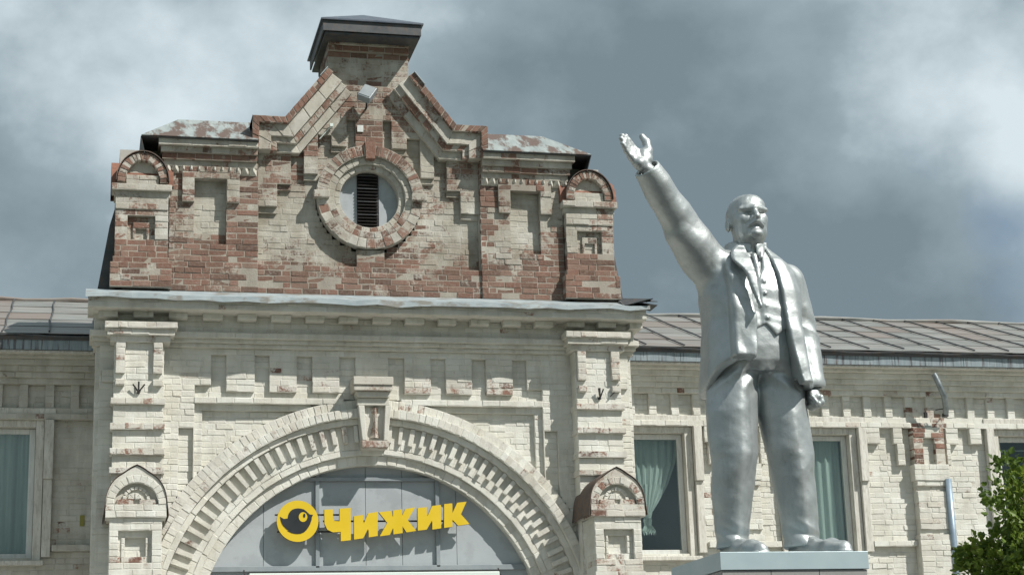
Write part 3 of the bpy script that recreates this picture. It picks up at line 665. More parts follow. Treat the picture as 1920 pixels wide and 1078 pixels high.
# corner finials with round-headed fronts and crossing tin barrels
def p_fin(x, z, d): return max(0.05, (0.15 if z < 7.95 else 0.62) + 0.35 * blob(x * 1.3, z) + random.gauss(0, 0.07))
for side in (0, 1):
    cx = 0.60 if not side else 2 * AX - 0.60; hw = 0.325
    L = [(cx - hw - 0.05, cx + hw + 0.05, 7.34, 7.64, 0.21), (cx - hw - 0.02, cx + hw + 0.02, 7.64, 7.72, 0.18), (cx - hw, cx + hw, 7.72, 8.50, 0.15)]
    L += [(cx - 0.175, cx + 0.165, 7.95, 8.28, 0.07), (cx - 0.10, cx + 0.10, 7.95, 8.20, 0.10), (cx - 0.07, cx + 0.07, 7.99, 8.16, 0.06)]
    L += [(cx - hw, cx + hw, 8.33, 8.50, 0.17)]
    for a_, b_ in ((-0.17, -0.055), (0.055, 0.17)): L.append((cx + a_, cx + b_, 8.40, 8.46, 0.12))
    L += [(cx - hw - 0.02, cx + hw + 0.02, 8.50, 8.58, 0.17), (cx - hw - 0.045, cx + hw + 0.045, 8.58, 8.67, 0.23)]
    GM.lay(layered(L), cx - hw - 0.06, cx + hw + 0.06, 7.34, 8.67, F0, p_fin, back=0.3)
    GM.lay(layered([(0, 0.9, 7.34, 8.67, 0)]), 0, 0.9, 7.34, 8.67, flank(cx - hw, -0.12), p_fin, back=0.1)
    zc = 8.67
    pts = [(cx + 0.315 * math.cos(R(180 - 180 * k / 20)), zc + 0.03 + 0.39 * math.sin(R(180 - 180 * k / 20))) for k in range(21)]
    GM.path(pts, 0.0, 0.10, 0.075, 0.22, -0.2, F0, lambda x, z, d: 0.30 + random.gauss(0, 0.15))
    inner = [(x_ + (cx - x_) * 0.30, zc + (z_ - zc) * 0.76) for x_, z_ in pts]
    o = MB().prism([(cx - 0.26, zc)] + [(cx + 0.26, zc)] + list(reversed(inner)), -0.13, 0.1).build('tympanum', 'brick', gate); bk_attr(o, 0.55, 0.5)
    GM.lay(layered([(cx - 0.20, cx + 0.20, zc, zc + 0.13, 0.18)]), cx - 0.2, cx + 0.2, zc, zc + 0.13, F0, p_fin, back=0.1)
    rf = MB(); out = [(cx + (x_ - cx) * 1.05, z_ + 0.012 + 0.02 * (z_ - zc)) for x_, z_ in pts]
    for (xa, za), (xb, zb) in zip(out, out[1:]): rf.slab((xa, -0.245, za), (xb, -0.245, zb), (xb, 0.75, zb), (xa, 0.75, za), 0.008)
    rf.build('finial_tin', 'brown_tin', gate)
    bx = MB(); prof = [(0.20 - 0.37 * math.cos(R(180 * k / 14)), zc + 0.385 * math.sin(R(180 * k / 14))) for k in range(15)]
    for (ya, za), (yb, zb) in zip(prof, prof[1:]): bx.quad((cx - 0.385, ya, za), (cx + 0.385, ya, za), (cx + 0.385, yb, zb), (cx - 0.385, yb, zb))
    i = len(bx.v); bx.v += [(cx - 0.385, y_, z_) for y_, z_ in prof] + [(cx + 0.385, y_, z_) for y_, z_ in prof]; bx.f += [tuple(range(i, i + 15)), tuple(reversed(range(i + 15, i + 30)))]
    bx.build('finial_barrel', 'rust_metal', gate)
# sheet-covered raking buttress on the outer flank
for side in (0, 1):
    T = lambda x_: x_ if not side else 2 * AX - x_
    bt = MB(); a = [(0.27, 8.45), (0.21, 8.22), (0.07, 7.32), (0.27, 7.32)]
    poly = [(T(x_), z_) for x_, z_ in a]
    if not side: poly = list(reversed(poly))
    poly = list(reversed(poly)) if not side else poly
    bt.prism(list(reversed(poly)) if not side else poly, 0.16, 0.9); bt.build('raking_buttress', 'dark_tin', gate)

# shoulder entablatures and roofs
def p_sh(x, z, d): return max(0.05, 0.66 + 0.3 * blob(x, z) - (0.35 if 9.05 < z < 9.12 else 0) + random.gauss(0, 0.12))
for side in (0, 1):
    T = (lambda a, b: (a, b)) if not side else mir
    x0, x1 = T(0.86, 2.04)
    GM.lay(layered([(*T(0.86, 2.04), 8.97, 9.05, 0.10), (*T(0.84, 2.04), 9.05, 9.115, 0.15), (*T(0.82, 2.04), 9.115, 9.20, 0.19), (*T(0.79, 2.04), 9.20, 9.285, 0.25)]), min(T(0.76, 2.04)), max(T(0.76, 2.04)), 8.97, 9.285, F0, p_sh, h=0.079, back=0.4)
    n = 12
    for k in range(n):                                   # saw-tooth course
        xa = x0 + (x1 - x0) * k / n; wd = (x1 - x0) / n
        tz = 8.965
        b_ = MB(); i = 0
        b_.v = [(xa, -0.065, tz), (xa + wd, -0.065, tz), (xa + wd / 2, -0.145, tz), (xa, -0.065, tz - 0.085), (xa + wd, -0.065, tz - 0.085), (xa + wd / 2, -0.14, tz - 0.03)]
        b_.f = [(0, 2, 1), (3, 4, 5), (0, 3, 5, 2), (2, 5, 4, 1)]
        bk_attr(b_.build('saw_tooth', 'brick', gate), 0.7 + random.gauss(0, 0.15), 0.1, random.random())
    # tin roof with a hip at the outer end
    e0, e1, rg0, rg1 = (0.57, 2.05, 1.06, 2.05)
    s_ = 1 if not side else -1; X = lambda x_: x_ if not side else 2 * AX - x_
    def sl(a, b, c, d_):
        pts_ = [(X(p[0]), p[1], p[2]) for p in (a, b, c, d_)]
        return pts_ if not side else [pts_[1], pts_[0], pts_[3], pts_[2]]
    ez = 9.30; n = 3
    for k in range(n):
        f0, f1 = k / n, (k + 1) / n
        A = (e0 + (e1 - e0) * f0, -0.30, ez); B = (e0 + (e1 - e0) * f1, -0.30, ez); Cc = (rg0 + (rg1 - rg0) * f1, 0.42, 9.78); D = (rg0 + (rg1 - rg0) * f0, 0.42, 9.78)
        MB().slab(*sl(A, B, Cc, D), 0.010).build('roof_sheet', 'pale_metal', gate)
    MB().slab(*sl((e0, 1.0, ez), (e0, -0.30, ez), (rg0, 0.42, 9.78), (rg0, 0.43, 9.78)), 0.010).build('roof_sheet', 'pale_metal', gate)
    MB().slab(*sl((rg0, 0.42, 9.775), (rg1, 0.42, 9.775), (e1, 1.0, ez), (e0, 1.0, ez)), 0.010).build('roof_sheet', 'pale_metal', gate)
    # soffit lip and hanging side flap
    xa, xb = X(e0), X(e1)
    MB().box(min(xa, xb), max(xa, xb), -0.29, 0.95, ez - 0.016, ez - 0.012).build('soffit', 'dark_tin', gate)
    MB().slab((X(e0), -0.28, ez - 0.012), (X(e0 + 0.05), -0.24, ez - 0.22), (X(e0 + 0.05), 0.95, ez - 0.36), (X(e0), 0.95, ez - 0.012), 0.008).build('side_flap', 'dark_tin', gate)
# tower cap: dark hipped roof with a deep fascia
TR = MB(); hx, y0, y1, ez = 0.68, -0.42, 1.12, 10.985
ap = (AX + 0.0, 0.40, 11.40)
cs = [(AX - hx, y0, ez), (AX + hx, y0, ez), (AX + hx, y1, ez), (AX - hx, y1, ez)]
i = 0; TR.v = cs + [ap] + [(x_, y_, ez - 0.02) for x_, y_, _ in cs]; TR.f = [(0, 1, 4), (1, 2, 4), (2, 3, 4), (3, 0, 4), (8, 7, 6, 5)] + [((k + 1) % 4, k, 5 + k, 5 + (k + 1) % 4) for k in range(4)]
tw = TR.build('tower_roof', 'slate_metal', gate)
MB().box(AX - hx + 0.03, AX + hx - 0.03, y0 + 0.03, y0 + 0.05, ez - 0.165, ez - 0.022).build('fascia', 'dark_tin', tw)
MB().box(AX - hx + 0.03, AX - hx + 0.05, y0 + 0.055, y1 - 0.05, ez - 0.165, ez - 0.022).build('fascia', 'dark_tin', tw)
MB().box(AX + hx - 0.05, AX + hx - 0.03, y0 + 0.055, y1 - 0.05, ez - 0.165, ez - 0.022).build('fascia', 'dark_tin', tw)
MB().box(AX - hx + 0.06, AX + hx - 0.06, y0 + 0.06, y1 - 0.06, ez - 0.20, ez - 0.17).build('soffit', 'dark_tin', tw)

# wall ties, lamp and small fittings
def wall_tie(x, y, z, ang):
    t_ = MB().tube([(x, y, z - 0.06), (x, y, z + 0.0), (x, y - 0.005, z + 0.085)], 0.011, 6)
    for a_ in ang: t_.tube([(x, y, z - 0.045), (x + 0.105 * math.sin(a_), y - 0.015, z - 0.045 + 0.13 * math.cos(a_))], 0.010, 6)
    t_.box(x - 0.015, x + 0.015, y, y + 0.06, z - 0.06, z - 0.03)
    t_.build('wall_tie', 'dark_iron', gate)
wall_tie(0.60, -0.285, 6.04, (-0.75, 0.75)); wall_tie(2 * AX - 0.60, -0.30, 6.04, (-0.2, 0.45))
fl_ = MB().box(-0.09, 0.09, -0.05, 0.05, -0.12, 0.12).build('floodlight', 'grey_bar', gate, bevel=0.01); fl_.location = (3.46, -0.24, 10.02); fl_.rotation_euler = (R(-32), R(24), R(-18))
MB().box(-0.075, 0.075, -0.058, -0.051, -0.10, 0.10).build('lamp_glass', 'grey_bar', fl_)
MB().tube([(3.46, -0.20, 9.98), (3.48, -0.05, 9.90), (3.48, 0.02, 9.90)], 0.014, 6).build('lamp_bracket', 'dark_iron', gate)
sl_ = MB().box(2.99, 3.03, -0.10, -0.02, 9.60, 9.64); sl_.tube([(3.0, -0.06, 9.60), (2.86, -0.03, 9.44)], 0.007, 5); sl_.build('sensor', 'white_box', gate)
MB().box(3.36, 3.44, -0.02, 0.02, 9.57, 9.66).build('junction_box', 'frame_white', gate)
MB().tube([(6.70, -0.27, 6.18), (6.66, -0.30, 6.10), (6.58, -0.29, 6.02)], 0.008, 5).build('cable_end', 'dark_iron', gate)
GM.finish(300)
# ------------------------------------------------------------------ the two wings
WY = 1.6
FW = front(WY)
WINZ = (4.16, 5.97)
def wing_layers(x0, x1, wins, pils, strips):
    L = [(x0, x1, 3.5, 6.45, 0.0), (x0, x1, 5.98, 6.45, 0.06), (x0, x1, 6.13, 6.43, 0.0)]
    for a, b in strips: L.append((a, b, 6.13, 6.43, 0.06))
    L.append((x0, x1, 6.0, 6.085, 0.09))
    for xa in pils:
        L += [(xa - 0.93, xa - 0.73, 5.71, 5.98, 0.085), (xa - 0.52, xa - 0.38, 5.71, 5.98, 0.085), (xa - 0.47, xa - 0.36, 5.43, 5.71, 0.085)]
        L += [(xa + 0.31, xa + 0.50, 5.71, 5.98, 0.085), (xa + 0.30, xa + 0.36, 5.43, 5.71, 0.085), (xa + 0.69, xa + 0.87, 5.71, 5.98, 0.085)]
        L += [(xa - 0.24, xa + 0.24, 3.5, 6.0, 0.15), (xa - 0.27, xa + 0.27, 5.20, 5.45, 0.17), (xa - 0.27, xa + 0.25, 3.5, 4.40, 0.17)]
        for zg in (5.10, 4.885, 4.67, 4.455): L.append((xa - 0.24, xa + 0.24, zg - 0.02, zg + 0.02, 0.11))
        def niche(xs, z, d, xa=xa):
            t = 0.10 if z < 5.72 else 0.10 * max(0.0, 1 - ((z - 5.72) / 0.13) ** 2) ** 0.5
            if 5.44 <= z < 5.85: d[np.abs(xs - xa) < t] = 0.07
        L.append(niche)
    for c in wins:
        L += [(c - 0.56, c + 0.56, *WINZ, NAN)]
    return L
def sill_bands(L, spans):
    for a, b in spans: L.append((a, b, 4.235, 4.32, 0.09))
def make_wing(root, x0, x1, wins, pils, strips, spans, paint, gx0, gx1, top):
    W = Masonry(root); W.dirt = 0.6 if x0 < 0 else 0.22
    L = wing_layers(x0, x1, wins, pils, strips); sill_bands(L, spans)
    W.lay(layered(L), x0, x1, 3.5, 6.44, FW, paint)
    steps = [(x0, x1, 6.44, 6.52, 0.09), (x0, x1, 6.52, 6.60, 0.13), (x0, x1, 6.60, 6.68, 0.17), (x0, x1, 6.68, 6.76, 0.22), (x0, x1, 6.76, 6.90, 0.30)]
    W.lay(layered(steps), x0, x1, 6.44, 6.90, FW, paint, back=0.4)
    W.finish(top)
    MB().box(x0, x1, WY + 0.25, WY + 0.45, 5.98, 6.9).build('wall_core', 'slabs', root)
    xs_ = [x0] + sum([[c - 0.56, c + 0.56] for c in wins], []) + [x1]
    for a, b in zip(xs_[::2], xs_[1::2]):
        if b > a: MB().box(a, b, WY + 0.22, WY + 0.45, 4.0, 5.98).build('wall_core', 'slabs', root)
    MB().box(x0, x1, WY + 0.0, WY + 0.45, 0, 3.5).build('plinth_wall', 'wood_white', root)
    MB().box(x0, x1, WY + 2.6, WY + 2.7, 0, 6.9).build('room_back_wall', 'room', root); MB().box(x0, x1, WY + 0.46, WY + 2.6, 6.6, 6.9).build('room_ceiling', 'room', root)
    # metal fascia and roof edge
    n = max(1, round((gx1 - gx0) / 1.1))
    for k in range(n):
        a, b = gx0 + (gx1 - gx0) * k / n, gx0 + (gx1 - gx0) * (k + 1) / n
        MB().slab((a + 0.004, 1.16, 6.82), (b - 0.004, 1.16, 6.82), (b - 0.004, 1.15, 6.975), (a + 0.004, 1.15, 6.975), 0.012).build('fascia_sheet', 'fascia_metal', root)
    MB().box(gx0, gx1, 1.18, WY + 0.1, 6.79, 6.815).build('soffit', 'wood_white', root)
    ed = MB(); m = round((gx1 - gx0) / 0.12)
    for k in range(m):
        a, b = gx0 + (gx1 - gx0) * k / m, gx0 + (gx1 - gx0) * (k + 1) / m
        za = 7.0 + 0.012 * math.sin(a * 5.1) + 0.010 * (hsh(round(a, 3), 2) - 0.5); zb = 7.0 + 0.012 * math.sin(b * 5.1) + 0.010 * (hsh(round(b, 3), 2) - 0.5)
        ed.slab((a, 1.09, za), (b, 1.09, zb), (b, 1.30, 7.075), (a, 1.30, 7.075), 0.022)
    ed.build('roof_edge', 'dark_tin', root)
    # roof: sheets in courses, each a little askew, with standing seams
    ey, ez, ry, rz = 1.12, 7.02, 4.55, 8.30; rows = 5; wd = 0.56; cols = max(1, round((gx1 - gx0) / wd)); wd = (gx1 - gx0) / cols
    ny, nz = -(rz - ez), (ry - ey); ln = math.hypot(ny, nz); ny /= ln; nz /= ln
    for c in range(cols):
        for r_ in range(rows):
            a, b = gx0 + c * wd, gx0 + (c + 1) * wd; f0, f1 = r_ / rows, (r_ + 1) / rows + 0.012; sh = 0.22 * wd * (r_ % 2)
            u0 = random.uniform(0.0, 0.004); u1 = random.uniform(-0.002, 0.003)
            y_0, z_0, y_1, z_1 = ey + (ry - ey) * f0, ez + (rz - ez) * f0, ey + (ry - ey) * f1, ez + (rz - ez) * f1
            lift = 0.006 + u0
            MB().slab((a, y_0 + ny * lift, z_0 + nz * lift), (b, y_0 + ny * (lift + u1), z_0 + nz * (lift + u1)), (b, y_1, z_1), (a, y_1, z_1), 0.006).build('roof_sheet', 'roof_sheet', root)
    for c in range(cols + 1):
        a = gx0 + c * wd; o1 = random.uniform(-0.02, 0.02); off = random.uniform(0.0, 0.10)
        s_ = MB(); P_ = []
        for k in range(7):
            f = off * 0.3 + (1 - off * 0.3) * k / 6; P_.append((a + 0.012 * math.sin(k * 2.1 + c), ey + (ry - ey) * f + ny * 0.026, ez + (rz - ez) * f + nz * 0.026))
        s_.tube(P_, 0.011, 5); s_.build('standing_seam', 'dark_tin', root)
    MB().slab((gx0, ey, ez - 0.03), (gx1, ey, ez - 0.03), (gx1, ry, rz - 0.03), (gx0, ry, rz - 0.03), 0.05).build('roof_deck', 'dark_tin', root)
    MB().slab((gx1, 2 * ry - ey, ez), (gx0, 2 * ry - ey, ez), (gx0, ry, rz), (gx1, ry, rz), 0.05).build('roof_deck', 'dark_tin', root)
    rg = MB(); rg.tube([(gx0 + (gx1 - gx0) * k / 24, ry, rz + 0.02 + 0.015 * math.sin(k * 1.7)) for k in range(25)], 0.035, 6); rg.build('ridge_cap', 'roof_sheet', root)
    # windows
    for i, c in enumerate(wins): window(root, c, i)
def window(root, c, i):
    y = WY
    wd = MB()                                             # boarded reveal: jambs, head
    wd.box(c - 0.56, c - 0.455, y - 0.02, y + 0.22, WINZ[0], 5.97); wd.box(c + 0.455, c + 0.56, y - 0.02, y + 0.22, WINZ[0], 5.97)
    wd.box(c - 0.453, c + 0.453, y - 0.02, y + 0.22, 5.885, 5.97)
    win = wd.build('window', 'wood_white', root, bevel=0.006)
    MB().box(c - 0.70, c + 0.70, y - 0.075, y + 0.02, 5.972, 6.125).build('head_board', 'wood_white', win, bevel=0.006)
    for s in (-1, 1):                                     # outer trim boards in two steps
        xa = c + s * 0.625
        MB().box(xa - 0.06, xa + 0.06, y - 0.115, y - 0.02, 5.20, 5.97).build('trim_board', 'wood_white', win, bevel=0.006)
        MB().box(xa - 0.055, xa + 0.055, y - 0.075, y - 0.02, 4.20, 5.198).build('trim_board', 'wood_white', win, bevel=0.006)
    f = MB(); a, b = c - 0.45, c + 0.45
    f.box(a, a + 0.075, y + 0.10, y + 0.17, 4.20, 5.88); f.box(b - 0.075, b, y + 0.10, y + 0.17, 4.20, 5.88); f.box(a + 0.076, b - 0.076, y + 0.10, y + 0.17, 5.81, 5.88); f.box(a + 0.076, b - 0.076, y + 0.10, y + 0.17, 4.20, 4.26)
    fr = f.build('frame', 'frame_white', win, bevel=0.006)
    MB().box(a + 0.076, b - 0.076, y + 0.125, y + 0.131, 4.262, 5.808).build('pane', 'glass', fr)
    MB().box(c - 0.60, c + 0.60, y - 0.10, y + 0.10, 4.095, 4.155).build('sill', 'wood_white', win, bevel=0.008)
    cu = MB()
    if i == KNOT.get(root.name, -1):                      # net curtain gathered into a knot
        rows = []; nx = 26
        zs_ = [5.86, 5.5, 5.2, 4.95, 4.80, 4.72, 4.69, 4.66, 4.62, 4.55, 4.47]; ws = [0.44, 0.40, 0.30, 0.17, 0.075, 0.045, 0.055, 0.05, 0.045, 0.10, 0.085]; cc = [0.0, -0.01, -0.03, -0.05, -0.06, -0.06, -0.06, -0.06, -0.06, -0.05, -0.03]
        for z_, w_, c_ in zip(zs_, ws, cc):
            rows.append([(c + c_ + w_ * (2 * k / nx - 1), y + 0.26 + 0.3 * w_ * 0.18 * math.sin(k * 1.9 + z_ * 3) + (0.03 if w_ < 0.06 else 0) * math.cos(k * math.pi / nx), z_ + (0.05 * abs(math.sin(k * 0.6)) if z_ < 4.5 else 0)) for k in range(nx + 1)])
        for r0, r1 in zip(rows, rows[1:]):
            for k in range(nx): cu.quad(r0[k], r1[k], r1[k + 1], r0[k + 1])
    else:
        nx = 60; a_, b_ = c - 0.44, c + 0.44 - (0.06 if i else 0.0)
        for k in range(nx):
            xa, xb = a_ + (b_ - a_) * k / nx, a_ + (b_ - a_) * (k + 1) / nx
            fy = lambda x_, z_: y + 0.21 + 0.022 * math.sin(x_ * 55 + 0.8 * math.sin(x_ * 9)) * (0.7 + 0.3 * (5.9 - z_) / 1.7) + 0.012 * math.sin(x_ * 21)
            cu.quad((xa, fy(xa, 4.2), 4.2), (xb, fy(xb, 4.2), 4.2), (xb, fy(xb, 5.86), 5.86), (xa, fy(xa, 5.86), 5.86))
    if not (root.name.startswith('brick_wing.001') and i == 2): cu.build('curtain', 'curtain', win, smooth=True)
    else: MB().box(c - 0.44, c + 0.44, y + 0.24, y + 0.26, 5.70, 5.715).build('curtain_rail', 'frame_white', win)
def p_wl(x, z, d): return 0.88 + random.gauss(0, 0.07) - (0.3 if random.random() < 0.06 else 0)
def p_wr(x, z, d):
    g = 0.95 + random.gauss(0, 0.05)
    if abs(x - 11.86) < 0.27:
        if z > 5.45 and z < 6.3 and (x > 11.95 or x < 11.78): g = 0.42 + random.gauss(0, 0.15)
        elif any(0 < zz - z < 0.09 for zz in (5.10, 4.885, 4.67, 4.455)): g = 0.62
    if random.random() < 0.02: g -= 0.45
    return g
KNOT = {'brick_wing.001': 0}
lw = empty('brick_wing', 'low brick wing in shadow with one curtained window and tin roof', 'building', 'wings of the gatehouse', (0, 0, 0))
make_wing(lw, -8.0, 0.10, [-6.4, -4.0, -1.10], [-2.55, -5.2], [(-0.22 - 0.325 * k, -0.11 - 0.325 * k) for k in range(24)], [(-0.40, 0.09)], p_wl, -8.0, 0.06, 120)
MB().box(-0.20, -0.08, WY - 0.075, WY - 0.068, 6.48, 6.58).build('vent_hole', 'dark_iron', lw)
MB().box(-0.06, 0.0, WY - 0.012, WY - 0.002, 4.60, 4.74).build('marker_plate', 'olive', lw)
rw = empty('brick_wing.001', 'sunlit low brick wing with tin roof, curtained windows and pipes behind the statue', 'building', 'wings of the gatehouse', (0, 0, 0))
st = []
x = 11.635 - 0.325 * 14
while x < 20.9: st.append((x - 0.055, x + 0.055)); x += 0.325
make_wing(rw, 6.97, 21.0, [7.74, 10.23, 13.49, 16.75, 19.3], [8.985, 11.86, 15.1, 18.0], st, [(10.92, 11.58), (12.12, 12.80), (8.46, 8.72), (9.24, 9.52)], p_wr, 6.98, 21.0, 300)
bp = MB().tube([(11.93, 1.24, 6.72), (11.97, 1.22, 6.60), (12.05, 1.22, 6.38), (12.11, 1.32, 6.22), (12.11, 1.36, 6.13)], 0.042, 12, cap=False).build('bent_drainpipe', 'tin_pipe', rw, smooth=True)
MB().tube([(12.11, 1.36, 6.16), (12.11, 1.36, 6.12)], 0.047, 12).build('pipe_collar', 'dark_iron', bp)
MB().tube([(11.98, 1.40, 6.22), (12.13, 1.30, 6.235), (12.20, 1.5, 6.23)], 0.008, 5).build('pipe_clamp', 'dark_iron', bp)
dp = MB().tube([(12.10, 1.44, 5.22), (12.10, 1.44, 4.2), (12.10, 1.44, 0.3)], 0.05, 14).build('downpipe', 'blue_pipe', rw, smooth=True)
for zc in (4.22, 2.4): MB().tube([(12.10, 1.44, zc - 0.02), (12.10, 1.44, zc + 0.02)], 0.056, 14).build('pipe_clamp', 'dark_iron', dp)
MB().box(11.79, 11.83, 1.36, 1.40, 6.10, 6.18).build('beam_hole', 'dark_iron', rw)

# ------------------------------------------------------------------ shop sign
SY = 0.055; SB = 0.11
sign = empty('shop_sign', 'yellow raised shop lettering with round black bird emblem on grey arch panel', 'sign', loc=(0, 0, 0))
LET = {
 'letter_che': [(2.906, 4.605), (3.015, 4.61), (3.017, 4.496), (3.033, 4.465), (3.097, 4.46), (3.099, 4.618), (3.239, 4.628), (3.238, 4.225), (3.112, 4.212), (3.11, 4.329), (3.013, 4.323), (2.943, 4.358), (2.909, 4.427)],
 'letter_i': [(3.277, 4.523), (3.395, 4.54), (3.397, 4.453), (3.402, 4.433), (3.456, 4.558), (3.578, 4.579), (3.575, 4.275), (3.462, 4.259), (3.46, 4.342), (3.453, 4.363), (3.392, 4.248), (3.277, 4.232)],
 'letter_zhe': [(3.593, 4.573), (3.745, 4.59), (3.773, 4.508), (3.774, 4.595), (3.888, 4.609), (3.889, 4.529), (3.93, 4.613), (4.056, 4.634), (3.959, 4.473), (4.065, 4.337), (3.94, 4.319), (3.891, 4.396), (3.891, 4.31), (3.774, 4.295), (3.773, 4.376), (3.727, 4.288), (3.6, 4.272), (3.698, 4.439)],
 'letter_i.001': [(4.087, 4.625), (4.204, 4.637), (4.205, 4.55), (4.213, 4.522), (4.273, 4.651), (4.388, 4.665), (4.385, 4.369), (4.271, 4.353), (4.272, 4.444), (4.267, 4.465), (4.199, 4.353), (4.085, 4.34)],
 'letter_ka': [(4.429, 4.674), (4.535, 4.684), (4.535, 4.563), (4.597, 4.691), (4.72, 4.705), (4.644, 4.546), (4.753, 4.422), (4.605, 4.401), (4.533, 4.476), (4.531, 4.387), (4.422, 4.374)]}
def letter(name, poly, m, y, yb, parent, side='yellow_side'):
    o = MB().prism(list(reversed(poly)), y, yb).build(name, m, parent)
    if side: o.data.materials.append(M[side]); [setattr(p, 'material_index', 1) for p in o.data.polygons if abs(p.normal.y) < 0.5]
    return o
for nme, poly in LET.items(): letter(nme, poly, 'yellow', SY, SB, sign)
cpoly = [(2.575 + 0.258 * math.cos(-2 * math.pi * k / 56), 4.463 + 0.256 * math.sin(-2 * math.pi * k / 56)) for k in range(56)]
disc = letter('emblem_disc', cpoly, 'yellow', SY, SB, sign)
bird = [(2.356, 4.518), (2.404, 4.49), (2.452, 4.497), (2.456, 4.53), (2.466, 4.559), (2.484, 4.586), (2.508, 4.605), (2.54, 4.617), (2.577, 4.622), (2.616, 4.618), (2.653, 4.608), (2.68, 4.588), (2.701, 4.566), (2.729, 4.544), (2.767, 4.541), (2.75, 4.511), (2.748, 4.48), (2.739, 4.455), (2.727, 4.42), (2.708, 4.386), (2.683, 4.352), (2.652, 4.324), (2.616, 4.309), (2.576, 4.304), (2.538, 4.307), (2.501, 4.315), (2.446, 4.343), (2.466, 4.346), (2.44, 4.36), (2.418, 4.38), (2.395, 4.405), (2.377, 4.435), (2.364, 4.47)]
letter('emblem_bird', bird, 'black', SY - 0.004, SY - 0.001, disc, None)
el = lambda cx_, cz_, a_, b_: [(cx_ + a_ * math.cos(-2 * math.pi * k / 32), cz_ + b_ * math.sin(-2 * math.pi * k / 32)) for k in range(32)]
letter('emblem_eye', el(2.641, 4.513, 0.053, 0.060), 'yellow', SY - 0.008, SY - 0.005, disc, None)
letter('emblem_pupil', el(2.656, 4.53, 0.014, 0.026), 'black', SY - 0.012, SY - 0.009, disc, None)
for z_, xa, xb in ((4.55, 2.30, 3.2), (4.47, 2.9, 4.72), (4.34, 2.33, 3.2)): MB().box(xa, xb, 0.125, 0.145, z_ - 0.01, z_ + 0.01).build('mounting_rail', 'dark_iron', sign)
for xb in (2.84, 4.37, 2.45, 3.0): MB().box(xb - 0.008, xb + 0.008, 0.146, 0.243, 4.48, 4.50).build('standoff', 'dark_iron', sign)
# ------------------------------------------------------------------ pedestal
PX, PY, PZ = 5.655, -7.86, 3.12
ped = empty('pedestal', 'square grey tiled pedestal with pale blue-grey sheet cap under the silver statue', 'pedestal', loc=(PX, PY, 0))
MB().box(-0.645, 0.645, -0.64, 0.64, PZ - 0.145, PZ).build('cap', 'ped_cap', ped, bevel=0.004)
MB().box(-0.605, 0.605, -0.60, 0.60, 0.02, PZ - 0.146).build('core', 'dark_tin', ped)
for k in range(3):
    for r_ in range(6):
        a, b = -0.63 + k * 0.42, -0.63 + (k + 1) * 0.42; zt = PZ - 0.15 - r_ * 0.49; zb = zt - 0.485
        MB().box(a + 0.003, b - 0.003, -0.625, -0.601, zb, zt).build('facing_tile', 'ped_stone', ped)
        MB().box(-0.63, -0.606, a + 0.008, b - 0.008, zb, zt).build('facing_tile', 'ped_stone', ped)
        MB().box(0.606, 0.63, a + 0.008, b - 0.008, zb, zt).build('facing_tile', 'ped_stone', ped)
MB().box(-0.8, 0.8, -0.8, 0.8, 0, 0.22).build('base_step', 'ped_stone', ped, bevel=0.01)

